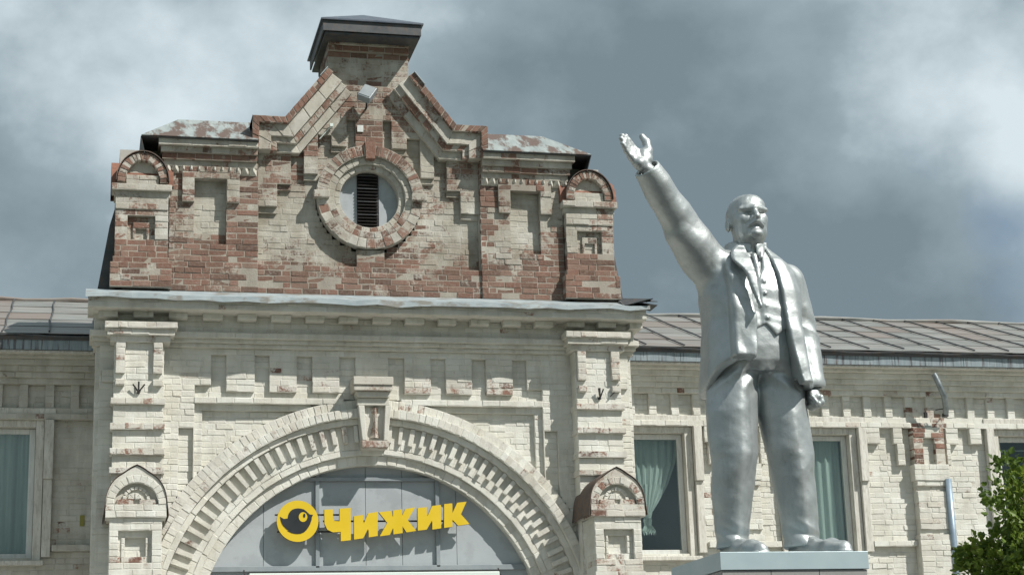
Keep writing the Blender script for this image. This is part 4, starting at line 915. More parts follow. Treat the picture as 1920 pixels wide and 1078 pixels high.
# ------------------------------------------------------------------ statue: distance fields turned into meshes
class Field:
    def __init__(s, lo, hi, h):
        s.lo = np.array(lo, float); s.h = h; n = np.ceil((np.array(hi) - s.lo) / h).astype(int) + 1
        s.ax = [np.float32(s.lo[i]) + np.arange(n[i], dtype=np.float32) * np.float32(h) for i in range(3)]
        s.x = s.ax[0][:, None, None]; s.y = s.ax[1][None, :, None]; s.z = s.ax[2][None, None, :]
        s.n = n
    def full(s, v=9.0): return np.full(tuple(s.n), v, np.float32)
    def sph(s, c, r): return np.sqrt((s.x - c[0]) ** 2 + (s.y - c[1]) ** 2 + (s.z - c[2]) ** 2) - np.float32(r)
    def ell(s, c, r, rot=None):
        X, Y, Z = s.x - c[0], s.y - c[1], s.z - c[2]
        if rot is not None:
            m = np.array(rot.transposed() if isinstance(rot, Matrix) else rot, dtype=np.float32)
            X, Y, Z = m[0][0] * X + m[0][1] * Y + m[0][2] * Z, m[1][0] * X + m[1][1] * Y + m[1][2] * Z, m[2][0] * X + m[2][1] * Y + m[2][2] * Z
        k0 = np.sqrt((X / r[0]) ** 2 + (Y / r[1]) ** 2 + (Z / r[2]) ** 2); k1 = np.sqrt((X / r[0] ** 2) ** 2 + (Y / r[1] ** 2) ** 2 + (Z / r[2] ** 2) ** 2)
        return (k0 * (k0 - 1) / np.maximum(k1, 1e-6)).astype(np.float32)
    def box(s, c, ax, hs, r):
        d = []
        for a, h_ in zip(ax, hs): d.append(np.abs((s.x - c[0]) * a[0] + (s.y - c[1]) * a[1] + (s.z - c[2]) * a[2]) - (h_ - r))
        q = np.sqrt(sum(np.maximum(e_, 0) ** 2 for e_ in d)); return (q + np.minimum(np.maximum(d[0], np.maximum(d[1], d[2])), 0) - r).astype(np.float32)
    def cone(s, a, b, ra, rb):
        a = np.array(a, np.float32); b = np.array(b, np.float32); ba = b - a; L2 = float(ba @ ba)
        t = np.clip(((s.x - a[0]) * ba[0] + (s.y - a[1]) * ba[1] + (s.z - a[2]) * ba[2]) / L2, 0, 1)
        return (np.sqrt((s.x - a[0] - ba[0] * t) ** 2 + (s.y - a[1] - ba[1] * t) ** 2 + (s.z - a[2] - ba[2] * t) ** 2) - (ra + (rb - ra) * t)).astype(np.float32)
    def leg(s, pts, p=1.6):
        """a trouser leg: squarish-diamond section whose front edge is the pressed crease"""
        z = s.ax[2]; q = sorted(pts, key=lambda e_: e_[0][2]); zs = [e_[0][2] for e_ in q]
        cx, cy, r = [np.interp(z, zs, v).astype(np.float32)[None, None, :] for v in ([e_[0][0] for e_ in q], [e_[0][1] for e_ in q], [e_[1] for e_ in q])]
        d = (np.abs(s.x - cx) ** p + np.abs(s.y - cy) ** p) ** np.float32(1 / p) * 0.95 - r
        return np.maximum(d * 0.9, np.maximum(zs[0] - s.z, s.z - zs[-1])).astype(np.float32)
    def chain(s, pts, k=0.04):
        d = None
        for (a, ra), (b, rb) in zip(pts, pts[1:]):
            e_ = s.cone(a, b, ra, rb); d = e_ if d is None else smin(d, e_, k)
        return d
    def sections(s, tab, p=2.6):
        zs = [q[0] for q in tab]; z = s.ax[2]
        cx, cy, a, b = [np.interp(z, zs, [q[i] for q in tab]).astype(np.float32)[None, None, :] for i in (1, 2, 3, 4)]
        k = (np.abs((s.x - cx) / a) ** p + np.abs((s.y - cy) / b) ** p) ** np.float32(1 / p)
        d = (k - 1) * np.minimum(a, b)
        top = s.z - zs[-1]; bot = zs[0] - s.z
        return np.maximum(d, np.maximum(top, bot)).astype(np.float32)
    def poly(s, pts):
        """signed distance to a polygon in (x,z); returned with a y axis of length 1"""
        X = s.ax[0][:, None]; Z = s.ax[2][None, :]; n = len(pts); d = None; ins = np.zeros((len(s.ax[0]), len(s.ax[2])), bool)
        for i in range(n):
            (x0, z0), (x1, z1) = pts[i], pts[(i + 1) % n]; ex, ez = x1 - x0, z1 - z0
            t = np.clip(((X - x0) * ex + (Z - z0) * ez) / (ex * ex + ez * ez), 0, 1); q = (X - x0 - ex * t) ** 2 + (Z - z0 - ez * t) ** 2
            d = q if d is None else np.minimum(d, q)
            c = ((z0 > Z) != (z1 > Z)) & (X < (x1 - x0) * (Z - z0) / ((z1 - z0) if abs(z1 - z0) > 1e-9 else 1e-9) + x0); ins ^= c
        d = np.sqrt(d); return np.where(ins, -d, d).astype(np.float32)[:, None, :]
    def wob(s, amp, f, seed=0):
        r = np.random.default_rng(seed); d = np.zeros(tuple(s.n), np.float32)
        for _ in range(5):
            k = r.normal(0, f, 3); ph = r.uniform(0, 6.28); d += (np.arcsin(np.sin(s.x * k[0] + s.y * k[1] + s.z * k[2] + ph)) * 0.6366).astype(np.float32)
        return d * np.float32(amp / 2.2)
    def mesh(s, F):
        """naive surface nets"""
        n = F.shape; S = F < 0
        c = [(i, j, k) for i in (0, 1) for j in (0, 1) for k in (0, 1)]
        cnt = sum(S[i:n[0] - 1 + i, j:n[1] - 1 + j, k:n[2] - 1 + k].astype(np.int8) for i, j, k in c)
        act = (cnt > 0) & (cnt < 8); idx = np.argwhere(act); vid = np.full(act.shape, -1, np.int64); vid[act] = np.arange(len(idx))
        I, J, K = idx.T; acc = np.zeros((len(idx), 3)); m = np.zeros(len(idx))
        for a in c:
            for ax_ in range(3):
                if a[ax_]: continue
                b = list(a); b[ax_] = 1
                fa = F[I + a[0], J + a[1], K + a[2]]; fb = F[I + b[0], J + b[1], K + b[2]]; cr = (fa < 0) != (fb < 0)
                t = np.where(cr, fa / np.where(cr, fa - fb, 1), 0)
                pnt = np.tile(np.array(a, float), (len(idx), 1)); pnt[:, ax_] += t; acc[cr] += pnt[cr]; m[cr] += 1
        V = s.lo + (idx + acc / m[:, None]) * s.h; Q = []
        for ax_ in range(3):
            sl0 = [slice(None)] * 3; sl1 = [slice(None)] * 3; sl0[ax_] = slice(0, -1); sl1[ax_] = slice(1, None)
            A, B = S[tuple(sl0)], S[tuple(sl1)]; e_ = np.argwhere(A != B); o1, o2 = (ax_ + 1) % 3, (ax_ + 2) % 3
            ok = (e_[:, o1] > 0) & (e_[:, o2] > 0) & (e_[:, o1] < n[o1] - 1) & (e_[:, o2] < n[o2] - 1); e_ = e_[ok]
            flip = B[tuple(e_.T)]
            def at(d1, d2): q = e_.copy(); q[:, o1] += d1; q[:, o2] += d2; return vid[tuple(q.T)]
            q = np.stack([at(-1, -1), at(0, -1), at(0, 0), at(-1, 0)], 1); q[flip] = q[flip][:, ::-1]; Q.append(q)
        return V, np.concatenate(Q)
def tri(v): return np.arcsin(np.sin(v)) * np.float32(0.6366)
def smin(a, b, k): h_ = np.clip(0.5 + 0.5 * (b - a) / k, 0, 1); return b + (a - b) * h_ - k * h_ * (1 - h_)
def smax(a, b, k): return -smin(-a, -b, k)
def join(parts):
    V, Q, o = [], [], 0
    for v, q in parts: V.append(v); Q.append(q + o); o += len(v)
    return np.concatenate(V), np.concatenate(Q)
def relax(V, Q, it=2):
    E_ = np.concatenate([Q[:, [0, 1]], Q[:, [1, 2]], Q[:, [2, 3]], Q[:, [3, 0]]]); n = len(V)
    cnt = np.bincount(E_[:, 0], minlength=n) + np.bincount(E_[:, 1], minlength=n)
    for lam in (0.5, -0.40) * it:
        S_ = np.stack([np.bincount(E_[:, 0], V[E_[:, 1], k], n) + np.bincount(E_[:, 1], V[E_[:, 0], k], n) for k in range(3)], 1)
        V = V + lam * (S_ / np.maximum(cnt, 1)[:, None] - V)
    return V
def largest(VQ):
    V, Q = VQ; lab = np.arange(len(V))
    while True:
        m = lab[Q].min(1); new = lab.copy()
        for k in range(4): np.minimum.at(new, Q[:, k], m)
        new = new[new]
        if (new == lab).all(): break
        lab = new
    best = np.bincount(lab).argmax(); keep = lab == best; idx = np.cumsum(keep) - 1
    return V[keep], idx[Q[keep[Q[:, 0]]]]
def solid(name, VQ, parent, m='silver'):
    V, Q = VQ; V = relax(V, Q); me = bpy.data.meshes.new(name); me.vertices.add(len(V)); me.vertices.foreach_set('co', V.astype(np.float32).ravel())
    me.loops.add(Q.size); me.loops.foreach_set('vertex_index', Q.astype(np.int32).ravel()); me.polygons.add(len(Q)); me.polygons.foreach_set('loop_start', np.arange(0, Q.size, 4, dtype=np.int32))
    me.update(calc_edges=True); me.validate(); me.polygons.foreach_set('use_smooth', [True] * len(me.polygons)); me.materials.append(M[m])
    return link(bpy.data.objects.new(name, me), parent)
statue = empty('statue', 'silver-painted statue of a bald bearded man in open jacket raising one arm', 'statue', loc=(PX, PY, PZ))

# body: head, neck, hands and a slim core that joins them under the clothes
def head():
    s = 1.12; H = Vector((0.02, -0.01, 2.975)); tilt = Matrix.Rotation(R(-7), 3, 'X')
    f = Field((-0.24, -0.36, 2.50), (0.28, 0.28, 3.30), 0.0055)
    W = lambda x, y, z: tuple(H + tilt @ (Vector((x, y, z)) * s))
    rr = lambda *r: tuple(q * s for q in r)
    tm = tilt
    d = f.ell(W(0, 0.025, 0.070), rr(0.150, 0.188, 0.168), tm)
    d = smin(d, f.ell(W(0, -0.045, -0.03), rr(0.132, 0.140, 0.175), tm), 0.05)
    d = smin(d, f.ell(W(0, -0.055, -0.120), rr(0.116, 0.115, 0.090), tm), 0.05)
    d = smin(d, f.ell(W(0, -0.115, 0.105), rr(0.112, 0.07, 0.085), tm), 0.05)
    for k in (-1, 1):
        d = smin(d, f.sph(W(k * 0.080, -0.112, -0.018), 0.040 * s), 0.05)
        d = smin(d, f.cone(W(k * 0.010, -0.190, 0.052), W(k * 0.106, -0.150, 0.056), 0.022 * s, 0.018 * s), 0.022)
    for k in (-1, 1):
        d = smax(d, -f.ell(W(k * 0.060, -0.190, 0.012), rr(0.044, 0.044, 0.020), tm), 0.010)
    d = smin(d, f.cone(W(0, -0.180, 0.044), W(0, -0.226, -0.032), 0.019 * s, 0.024 * s), 0.014)
    for k in (-1, 1):
        d = smin(d, f.ell(W(k * 0.058, -0.138, 0.006), rr(0.032, 0.026, 0.015), tm), 0.005)
        d = smin(d, f.sph(W(k * 0.025, -0.196, -0.036), 0.019 * s), 0.012)
        d = smin(d, f.cone(W(k * 0.008, -0.202, -0.066), W(k * 0.058, -0.176, -0.094), 0.022 * s, 0.014 * s), 0.012)
        d = smax(d, -f.cone(W(k * 0.040, -0.200, -0.046), W(k * 0.080, -0.160, -0.080), 0.007 * s, 0.006 * s), 0.014)
    d = smax(d, -f.cone(W(-0.030, -0.198, -0.106), W(0.030, -0.198, -0.106), 0.006 * s, 0.006 * s), 0.010)
    d = smin(d, f.cone(W(-0.020, -0.178, -0.116), W(0.020, -0.178, -0.116), 0.013 * s, 0.013 * s), 0.010)
    d = smax(d, -f.cone(W(-0.03, -0.188, -0.124), W(0.03, -0.188, -0.124), 0.008 * s, 0.008 * s), 0.012)
    d = smin(d, f.ell(W(0, -0.158, -0.158), rr(0.056, 0.054, 0.042), tm), 0.020)
    for k in (-1, 1):
        e_ = f.ell(W(k * 0.154, 0.030, -0.012), rr(0.020, 0.036, 0.056), tm); e_ = smax(e_, -f.ell(W(k * 0.174, 0.018, -0.004), rr(0.012, 0.020, 0.032), tm), 0.01); d = smin(d, e_, 0.012)
    d = smin(d, f.cone(W(0, 0.02, -0.10), (0.01, 0.03, 2.45), 0.112 * s, 0.140), 0.05)
    d = d + f.wob(0.0016, 45, 3)
    return f.mesh(d)
def unit(v): v = np.array(v, float); return v / np.linalg.norm(v)
def right_hand():
    Wp = np.array((-1.02, -0.37, 3.335)); u = unit((-0.69, -0.15, 0.70)); n_ = np.array((0.38, -0.80, 0.35)); n_ = unit(n_ - u * (n_ @ u)); wv = np.cross(u, n_)
    f = Field((-1.40, -0.72, 3.15), (-0.70, 0.0, 3.86), 0.0055)
    P = lambda a, b, c: tuple(Wp + u * a + wv * b + n_ * c)
    d = f.cone(P(-0.16, 0, 0), P(0.02, 0, 0), 0.066, 0.058)
    palm = f.box(P(0.105, 0.0, -0.004), (u, wv, n_), (0.090, 0.086, 0.034), 0.028)
    d = smin(d, palm, 0.04)
    d = smin(d, f.ell(P(0.065, -0.050, 0.014), (0.05, 0.05, 0.05)), 0.03); d = smin(d, f.ell(P(0.065, 0.060, 0.024), (0.055, 0.05, 0.05)), 0.03)
    for b0, b1, L_, r_ in ((0.064, 0.060, 0.142, 0.0275), (0.022, 0.021, 0.172, 0.0285), (-0.021, -0.020, 0.162, 0.0275), (-0.062, -0.058, 0.126, 0.0245)):
        c1 = 0.006; c2 = 0.020
        fg = f.chain([(P(0.165, b0, 0.0), r_ * 1.05), (P(0.165 + L_ * 0.42, b0 + (b1 - b0) * 0.5, c1 * 0.5), r_), (P(0.165 + L_ * 0.75, b1, c1 + 0.008), r_ * 0.93), (P(0.165 + L_, b1, c2), r_ * 0.80)], 0.008)
        d = smin(d, fg, 0.006)
    th = f.chain([(P(0.030, 0.065, 0.024), 0.044), (P(0.085, 0.140, 0.050), 0.038), (P(0.145, 0.195, 0.056), 0.034), (P(0.200, 0.222, 0.046), 0.028)], 0.014)
    d = smin(d, th, 0.030)
    d = smin(d, f.ell(P(0.095, 0.105, 0.030), (0.058, 0.052, 0.034)), 0.03)
    d = d + f.wob(0.0016, 50, 4)
    return f.mesh(d)
def left_hand():
    f = Field((0.32, -0.30, 1.20), (0.72, 0.16, 1.72), 0.0065)
    d = f.cone((0.505, -0.04, 1.70), (0.50, -0.06, 1.47), 0.066, 0.060)
    d = smin(d, f.ell((0.50, -0.07, 1.40), (0.060, 0.085, 0.085)), 0.03)
    for k in range(4):
        y_ = -0.135 + k * 0.043
        d = smin(d, f.chain([((0.545, y_, 1.385), 0.026), ((0.55, y_, 1.345), 0.027), ((0.51, y_, 1.315), 0.026), ((0.468, y_, 1.335), 0.021)], 0.01), 0.010)
    d = smin(d, f.chain([((0.47, -0.11, 1.44), 0.028), ((0.455, -0.155, 1.385), 0.025), ((0.49, -0.165, 1.33), 0.021)], 0.012), 0.014)
    return f.mesh(d + f.wob(0.0025, 40, 5))
def core():
    f = Field((-1.14, -0.5, 1.55), (0.66, 0.2, 2.75), 0.03)
    d = f.chain([((0.01, 0.03, 2.62), 0.10), ((0.0, 0.02, 2.2), 0.14), ((0, 0.02, 1.7), 0.12)])
    d = smin(d, f.chain([((0.01, 0.03, 2.5), 0.08), ((0.40, 0.03, 2.45), 0.07), ((0.49, 0.06, 2.02), 0.06), ((0.505, -0.04, 1.66), 0.055)]), 0.03)
    return f.mesh(d)
def core_arm():
    f = Field((-1.16, -0.5, 2.3), (0.1, 0.2, 3.42), 0.03)
    return f.mesh(f.chain([((0.01, 0.03, 2.5), 0.08), ((-0.30, 0.0, 2.50), 0.08), ((-0.64, -0.15, 2.87), 0.06), ((-1.0, -0.36, 3.30), 0.055)]))
body = solid('body', join([head(), right_hand(), left_hand(), core(), core_arm()]), statue)
body['label'] = 'bald bearded silver head, open raised palm and hanging fist'

# trousers
def trousers():
    f = Field((-0.60, -0.48, 0.03), (0.66, 0.44, 2.12), 0.0115)
    A = f.leg([((-0.195, 0.01, 1.80), 0.21), ((-0.195, 0.01, 1.62), 0.222), ((-0.238, -0.02, 1.25), 0.225), ((-0.250, -0.04, 0.88), 0.200), ((-0.268, 0.01, 0.50), 0.170), ((-0.275, 0.06, 0.20), 0.138), ((-0.275, 0.06, 0.10), 0.146)])
    B = f.leg([((0.195, 0.01, 1.80), 0.21), ((0.195, 0.01, 1.62), 0.222), ((0.235, 0.00, 1.25), 0.222), ((0.272, -0.02, 0.88), 0.200), ((0.315, 0.01, 0.50), 0.175), ((0.340, 0.04, 0.20), 0.152), ((0.342, 0.03, 0.10), 0.162)])
    for L_, x0, x1 in ((A, -0.235, -0.27), (B, 0.23, 0.335)):   # pressed crease down each front
        pass
    d = smin(A, B, 0.010)
    d = smin(d, np.maximum(f.sections([(1.60, 0.01, 0.0, 0.33, 0.24), (1.68, 0.01, 0.0, 0.37, 0.285), (1.80, 0.01, 0.0, 0.38, 0.302), (2.08, 0.01, 0, 0.37, 0.295)], 2.3), -9), 0.05)
    # folds: pulled creases at the groin, knees and the break over the shoes
    z = f.z; x = f.x; y = f.y
    g = lambda zc, s_: np.exp(-((z - zc) / s_) ** 2)
    d = d + 0.013 * tri((z + 0.9 * np.abs(x - 0.02)) * 30) * g(1.54, 0.12) * (y < 0.1)
    for lx in (-0.27, 0.335):
        gx = np.exp(-((x - lx) / 0.2) ** 2)
        d = d + gx * (0.013 * tri(z * 34 + (x - lx) * 20 - y * 10) * g(0.22, 0.09) + 0.009 * tri(z * 13 - (x - lx) * 16 + 1.0) * g(0.82, 0.20))
    d = smax(d, -f.chain([((0.0, -0.335, 1.98), 0.010), ((0.012, -0.345, 1.75), 0.010), ((0.02, -0.33, 1.60), 0.009)]), 0.01)      # fly
    d = smax(d, -f.chain([((-0.10, -0.29, 1.50), 0.012), ((-0.15, -0.25, 1.36), 0.009)]), 0.012); d = smax(d, -f.cone((-0.17, -0.29, 1.48), (-0.185, -0.265, 1.30), 0.011, 0.007), 0.012)
    d = smax(d, -f.cone((0.10, -0.30, 1.62), (0.17, -0.28, 1.56), 0.010, 0.008), 0.012)
    d = np.maximum(d, 0.075 + 0.10 * np.clip((y + 0.05) * -0.8, -0.05, 0.4) - z)
    return f.mesh(d + f.wob(0.0035, 9, 6) + f.wob(0.0016, 30, 7))
tr = solid('trousers', largest(trousers()), statue)
def shoe(h, t):
    h = np.array(h); t = np.array(t); u = unit(t - h); f = Field((min(h[0], t[0]) - 0.2, min(h[1], t[1]) - 0.2, -0.02), (max(h[0], t[0]) + 0.2, max(h[1], t[1]) + 0.2, 0.36), 0.009)
    d = f.chain([((*h, 0.06), 0.085), ((*(h * 0.55 + t * 0.45), 0.055), 0.088), ((*(h * 0.25 + t * 0.75), 0.045), 0.092), ((*t, 0.035), 0.068)], 0.03)
    m_ = h * 0.62 + t * 0.38; d = smin(d, f.cone((*(h * 0.9 + t * 0.1), 0.20), (*m_, 0.09), 0.088, 0.07), 0.05)
    sole = f.chain([((*h, 0.02), 0.092), ((*(h * 0.5 + t * 0.5), 0.015), 0.094), ((*(h * 0.22 + t * 0.78), 0.015), 0.102), ((*t, 0.015), 0.078)], 0.03); sole = np.maximum(sole, np.abs(f.z - 0.014) - 0.014)
    d = np.minimum(np.maximum(d, -f.z), sole)
    return f.mesh(d + f.wob(0.004, 30, 8))
solid('shoe', shoe((-0.285, 0.13), (-0.205, -0.40)), statue); solid('shoe', shoe((0.325, 0.10), (0.505, -0.47)), statue)

# jacket with both sleeves; waistcoat and shirt inside the opening
TORSO = [(1.30, 0.0, 0.02, 0.475, 0.385), (1.55, 0.0, 0.01, 0.465, 0.375), (1.80, 0, 0.0, 0.440, 0.355), (2.05, 0, 0, 0.425, 0.335), (2.30, 0, 0.0, 0.435, 0.325), (2.47, 0, 0.01, 0.425, 0.285), (2.58, 0, 0.02, 0.37, 0.235), (2.66, 0.01, 0.03, 0.28, 0.19), (2.73, 0.01, 0.035, 0.19, 0.155), (2.79, 0.01, 0.04, 0.15, 0.13)]
def jacket():
    f = Field((-1.14, -0.56, 1.32), (0.72, 0.48, 3.46), 0.0115)
    x, y, z = f.x, f.y, f.z
    t = f.sections(TORSO, 3.0)
    # the raised arm lifts the coat: front flap on that side swings out to a corner
    flap = f.sections([(1.30, -0.205, -0.18, 0.118, 0.265), (1.75, -0.205, -0.16, 0.116, 0.260), (2.10, -0.20, -0.15, 0.114, 0.252), (2.40, -0.205, -0.11, 0.110, 0.245), (2.56, -0.205, -0.05, 0.10, 0.20), (2.64, -0.20, -0.02, 0.08, 0.15)], 7.0)
    t = smin(t, flap, 0.012)
    rfl = f.sections([(1.30, 0.32, -0.14, 0.10, 0.25), (1.75, 0.285, -0.12, 0.10, 0.245), (2.10, 0.26, -0.08, 0.09, 0.245), (2.40, 0.23, -0.04, 0.08, 0.22), (2.60, 0.19, 0.0, 0.07, 0.17)], 5.0)
    t = smin(t, rfl, 0.05)
    opening = f.poly([(-0.075, 2.86), (-0.13, 2.66), (-0.115, 2.45), (-0.095, 2.08), (-0.105, 1.85), (-0.135, 1.65), (-0.15, 1.2), (0.36, 1.2), (0.275, 1.55), (0.225, 1.83), (0.195, 2.10), (0.180, 2.35), (0.155, 2.60), (0.115, 2.86)])
    op = np.maximum(opening, y + 0.02)
    inner = t + 0.055
    # hem: higher at the swung front corner
    hem = 1.455 + 0.215 * np.clip((-y - 0.02) / 0.30, 0, 1) * np.clip((0.10 - x) / 0.12, 0, 1) + 0.012 * np.sin(x * 9 + y * 5)
    d = smax(t, -op, 0.012)
    d = smax(d, -np.maximum(inner, z - (hem + 0.06)), 0.01)
    d = smax(d, hem - z, 0.012)
    # long pulled folds
    d = d + 0.007 * tri(x * 20 + z * 4 + 2 * y) * np.exp(-((z - 1.75) / 0.35) ** 2)
    d = d + 0.010 * tri(20 * (z - 2.3) + 16 * (x + 0.4)) * np.exp(-(((x + 0.36) / 0.13) ** 2 + ((z - 2.40) / 0.22) ** 2))
    d = smax(d, -f.cone((-0.475, -0.16, 1.80), (-0.40, -0.33, 1.87), 0.009, 0.009), 0.01)                                        # pocket
    # sleeves
    RA = f.chain([((-0.27, 0.02, 2.47), 0.205), ((-0.44, -0.05, 2.66), 0.182), ((-0.64, -0.15, 2.885), 0.158), ((-0.82, -0.25, 3.10), 0.140), ((-0.985, -0.345, 3.31), 0.124)], 0.008)
    RA = smin(RA, f.cone((-0.46, -0.04, 2.58), (-0.64, -0.15, 2.82), 0.155, 0.145), 0.05)
    ud = unit((-0.34, -0.195, 0.415)); s_ = (x + 0.985) * ud[0] + (y + 0.345) * ud[1] + (z - 3.31) * ud[2]
    RA = RA + 0.012 * tri(s_ * 24 + x * 22 + 9 * y) * np.exp(-((s_ + 0.62) / 0.13) ** 2) + 0.006 * tri(s_ * 9 + z * 7 - x * 10)
    RA = smax(RA, s_ - 0.035, 0.012)
    RA = smax(RA, -np.maximum(f.cone((-0.80, -0.24, 3.08), (-1.06, -0.39, 3.40), 0.085, 0.098), -(s_ + 0.10)), 0.01)
    LA = f.chain([((0.375, 0.03, 2.455), 0.160), ((0.455, 0.06, 2.22), 0.145), ((0.495, 0.075, 2.02), 0.138), ((0.505, 0.02, 1.80), 0.128), ((0.505, -0.05, 1.52), 0.118)], 0.008)
    LA = LA + 0.012 * tri(z * 32 + y * 22 + x * 10) * np.exp(-((z - 2.02) / 0.13) ** 2) + 0.005 * tri(z * 9 + y * 22)
    LA = smax(LA, -f.chain([((0.56, -0.10, 2.03), 0.016), ((0.62, -0.03, 2.00), 0.018), ((0.66, 0.04, 2.01), 0.014)]), 0.012)
    LA = smax(LA, 1.475 - z, 0.012); LA = smax(LA, -np.maximum(f.cone((0.505, -0.03, 1.65), (0.505, -0.07, 1.40), 0.082, 0.088), z - 1.56), 0.01)
    d = smin(d, RA, 0.045); d = smin(d, LA, 0.030)
    # collar and lapels laid on the fronts
    off = lambda a, b: np.maximum(t - b, a - t)
    l1 = np.maximum(f.poly([(-0.27, 2.54), (-0.235, 2.64), (-0.14, 2.74), (-0.095, 2.62), (-0.105, 2.40), (-0.080, 2.10), (-0.10, 2.07), (-0.155, 2.26), (-0.205, 2.44)]), np.maximum(off(0.026, 0.054), y + 0.02))
    d = np.minimum(d, l1)
    back = np.abs(np.sqrt(((x - 0.01) / 1.0) ** 2 + (y - 0.05) ** 2) - 0.165) - 0.022
    d = smin(d, np.maximum(back, np.maximum(np.abs(z - 2.745 - 0.05 * (y - 0.05)) - 0.055, -(y + 0.03))), 0.012)
    d = d + f.wob(0.0035, 9, 9) + f.wob(0.0018, 30, 10)
    return f.mesh(d)
jk = solid('jacket', largest(jacket()), statue)
def waistcoat():
    f = Field((-0.44, -0.46, 1.82), (0.44, 0.10, 2.86), 0.0105)
    x, y, z = f.x, f.y, f.z; t = f.sections(TORSO, 2.4) + 0.034
    shape = f.poly([(-0.40, 1.96), (-0.07, 1.94), (0.015, 1.99), (0.105, 1.885), (0.215, 1.95), (0.40, 1.97), (0.40, 2.74), (0.105, 2.76), (0.055, 2.52), (-0.005, 2.40), (-0.055, 2.52), (-0.10, 2.76), (-0.40, 2.74)])
    t = t - 0.012 * (1 / (1 + np.exp(-(x + 0.012 + 0.02 * np.clip(2.0 - z, 0, 1) * -6) * 260)))
    t = t + 0.0035 * tri(z * 40 + 1.2 * np.sin(x * 11)) * np.exp(-((z - 2.13) / 0.17) ** 2) + 0.003 * tri(z * 60 + x * 14) * np.exp(-((z - 2.0) / 0.08) ** 2)
    d = smax(t, shape, 0.012)
    for z_ in (2.37, 2.26, 2.15, 2.04):
        k = int(np.argmin(np.abs(f.ax[2] - z_))); i = int(np.argmin(np.abs(f.ax[0] - 0.03))); col = t[i, :, k]; yy = float(f.ax[1][int(np.argmax(col < 0))])
        d = np.minimum(d, f.ell((0.03, yy - 0.004, z_), (0.019, 0.014, 0.019)))
    return f.mesh(d + f.wob(0.003, 24, 12))
vs = solid('waistcoat', largest(waistcoat()), statue)
def shirt():
    f = Field((-0.24, -0.36, 2.25), (0.26, 0.14, 2.90), 0.009); x, y, z = f.x, f.y, f.z
    d = f.sections(TORSO, 2.4) + 0.058
    c = np.abs(np.sqrt((x - 0.012) ** 2 + (y - 0.012) ** 2) - 0.152) - 0.013; c = np.maximum(c, np.abs(z - 2.72 - 0.16 * (y + 0.02)) - 0.055)
    c = smax(c, -f.poly([(-0.02, 2.62), (0.045, 2.62), (0.02, 2.80), (0.0, 2.80)]) - 0 * y, 0.01); d = smin(d, c, 0.012)
    for k in (-1, 1):
        d = smin(d, f.chain([((0.012 + k * 0.095, -0.10, 2.72), 0.022), ((0.012 + k * 0.058, -0.165, 2.62), 0.020)], 0.01), 0.02)
    d = smin(d, f.chain([((0.012, -0.145, 2.64), 0.024), ((0.008, -0.205, 2.52), 0.026), ((0.004, -0.245, 2.38), 0.028)], 0.01), 0.008)
    return f.mesh(d + f.wob(0.002, 30, 13))
solid('shirt', largest(shirt()), statue)
# ------------------------------------------------------------------ young tree at the edge of the view
tree = empty('leafy_tree', 'bright green broad-leaved tree crown in front of the sunlit brick wing', 'tree', loc=(0, 0, 0))
TX, TY = 10.02, -5.0
tk = MB(); P_ = [(TX + 0.05 * math.sin(k * 1.3), TY + 0.04 * math.cos(k * 1.7), z_) for k, z_ in enumerate((0, 0.7, 1.4, 2.1, 2.8, 3.4, 3.9))]
tk.tube(P_, [0.10, 0.085, 0.075, 0.062, 0.05, 0.035, 0.018], 9)
rt = random.Random(5); tips = []
for k in range(26):
    z0 = rt.uniform(1.3, 3.8); a = k * 2.4 + rt.uniform(-0.3, 0.3); ln = rt.uniform(0.45, 0.95) * (1.0 - 0.10 * max(0, z0 - 2.8))
    b = Vector((TX, TY, z0)); e_ = b + Vector((math.cos(a) * ln, math.sin(a) * ln, rt.uniform(0.35, 0.75) * ln + 0.1)); m_ = b.lerp(e_, 0.5) + Vector((0, 0, -0.06))
    tk.tube([b, m_, e_], [0.026, 0.016, 0.006], 5); tips += [m_, b.lerp(e_, 0.75), e_]
tk.build('trunk', 'bark', tree, smooth=True)
lv, lf, lc = [], [], []
SH = [(0, 0), (0.30, 0.10), (0.52, 0.42), (0.30, 0.55), (0.26, 0.80), (0, 1.0), (-0.26, 0.80), (-0.30, 0.55), (-0.52, 0.42), (-0.30, 0.10)]
def leaf(p, up, size, col):
    d = up.normalized(); s_ = d.cross(Vector((rt.gauss(0, 1), rt.gauss(0, 1), rt.gauss(0, 1)))).normalized(); n_ = d.cross(s_); i = len(lv)
    for x_, y_ in SH: lv.append(tuple(p + s_ * x_ * size + d * y_ * size + n_ * (0.22 * abs(x_) - 0.18 * y_ * y_) * size))
    lf.append((i, i + 1, i + 2, i + 3, i + 4, i + 5)); lf.append((i, i + 5, i + 6, i + 7, i + 8, i + 9)); lc.extend([(col, col, col, 1)] * 10)
cl = []
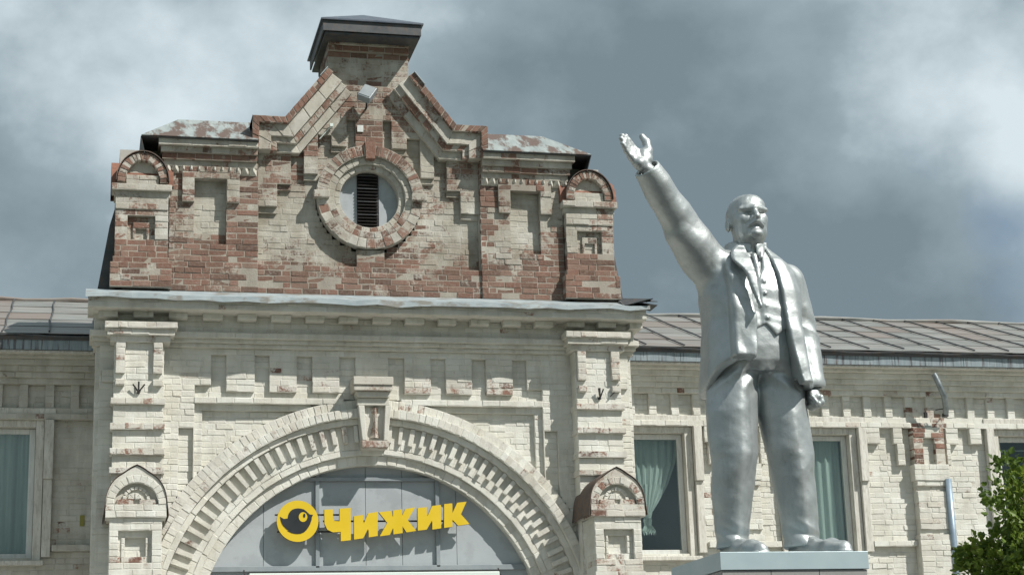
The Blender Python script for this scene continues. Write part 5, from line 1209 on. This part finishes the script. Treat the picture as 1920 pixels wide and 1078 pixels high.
for t_ in tips:
    for _ in range(2): cl.append((t_ + Vector((rt.gauss(0, .16), rt.gauss(0, .16), rt.gauss(0, .13))), rt.uniform(0.10, 0.22)))
for _ in range(110):
    a = rt.uniform(0, 6.28); u = rt.uniform(-0.8, 1); r_ = math.sqrt(max(0, 1 - u * u)); f = rt.uniform(0.80, 1.03) * (0.92 + 0.14 * math.sin(a * 3 + u * 4))
    cl.append((Vector((TX + 0.95 * r_ * math.cos(a) * f, TY + 0.95 * r_ * math.sin(a) * f, 3.05 + 1.30 * u * f)), rt.uniform(0.09, 0.19)))
for _ in range(40): cl.append((Vector((TX + rt.gauss(0, .3), TY + rt.gauss(0, .3), rt.uniform(2.0, 3.9))), 0.22))
for c_, r_ in cl:
    hue = rt.gauss(0.45, 0.20)
    for _ in range(85):
        v = Vector((rt.gauss(0, 1), rt.gauss(0, 1), rt.gauss(0, 1))).normalized(); p = c_ + v * r_ * rt.uniform(0.4, 1.25)
        out = (p - Vector((TX, TY, 2.9))).normalized()
        leaf(p, v * 0.8 + out * 0.5 + Vector((0, 0, rt.uniform(-0.8, 0.5))), rt.uniform(0.035, 0.088), min(1, max(0, hue + rt.gauss(0, 0.15) + (0.3 if rt.random() < 0.05 else 0))))
for k in range(16):                                      # young shoots standing out of the crown
    a = rt.uniform(0, 6.28); b = Vector((TX + 0.55 * math.cos(a), TY + 0.55 * math.sin(a), rt.uniform(3.9, 4.15))); e_ = b + Vector((rt.gauss(0, .12), rt.gauss(0, .12), rt.uniform(0.15, 0.38)))
    for j in range(12): leaf(b.lerp(e_, j / 11), Vector((rt.gauss(0, 1), rt.gauss(0, 1), 0.5)), rt.uniform(0.05, 0.08), rt.uniform(0.5, 1.0))
me = bpy.data.meshes.new('crown'); me.from_pydata(lv, [], lf); a_ = me.color_attributes.new('lf', 'FLOAT_COLOR', 'POINT'); a_.data.foreach_set('color', np.array(lc, dtype=np.float32).ravel()); me.materials.append(M['leaf'])
link(bpy.data.objects.new('crown', me), tree)
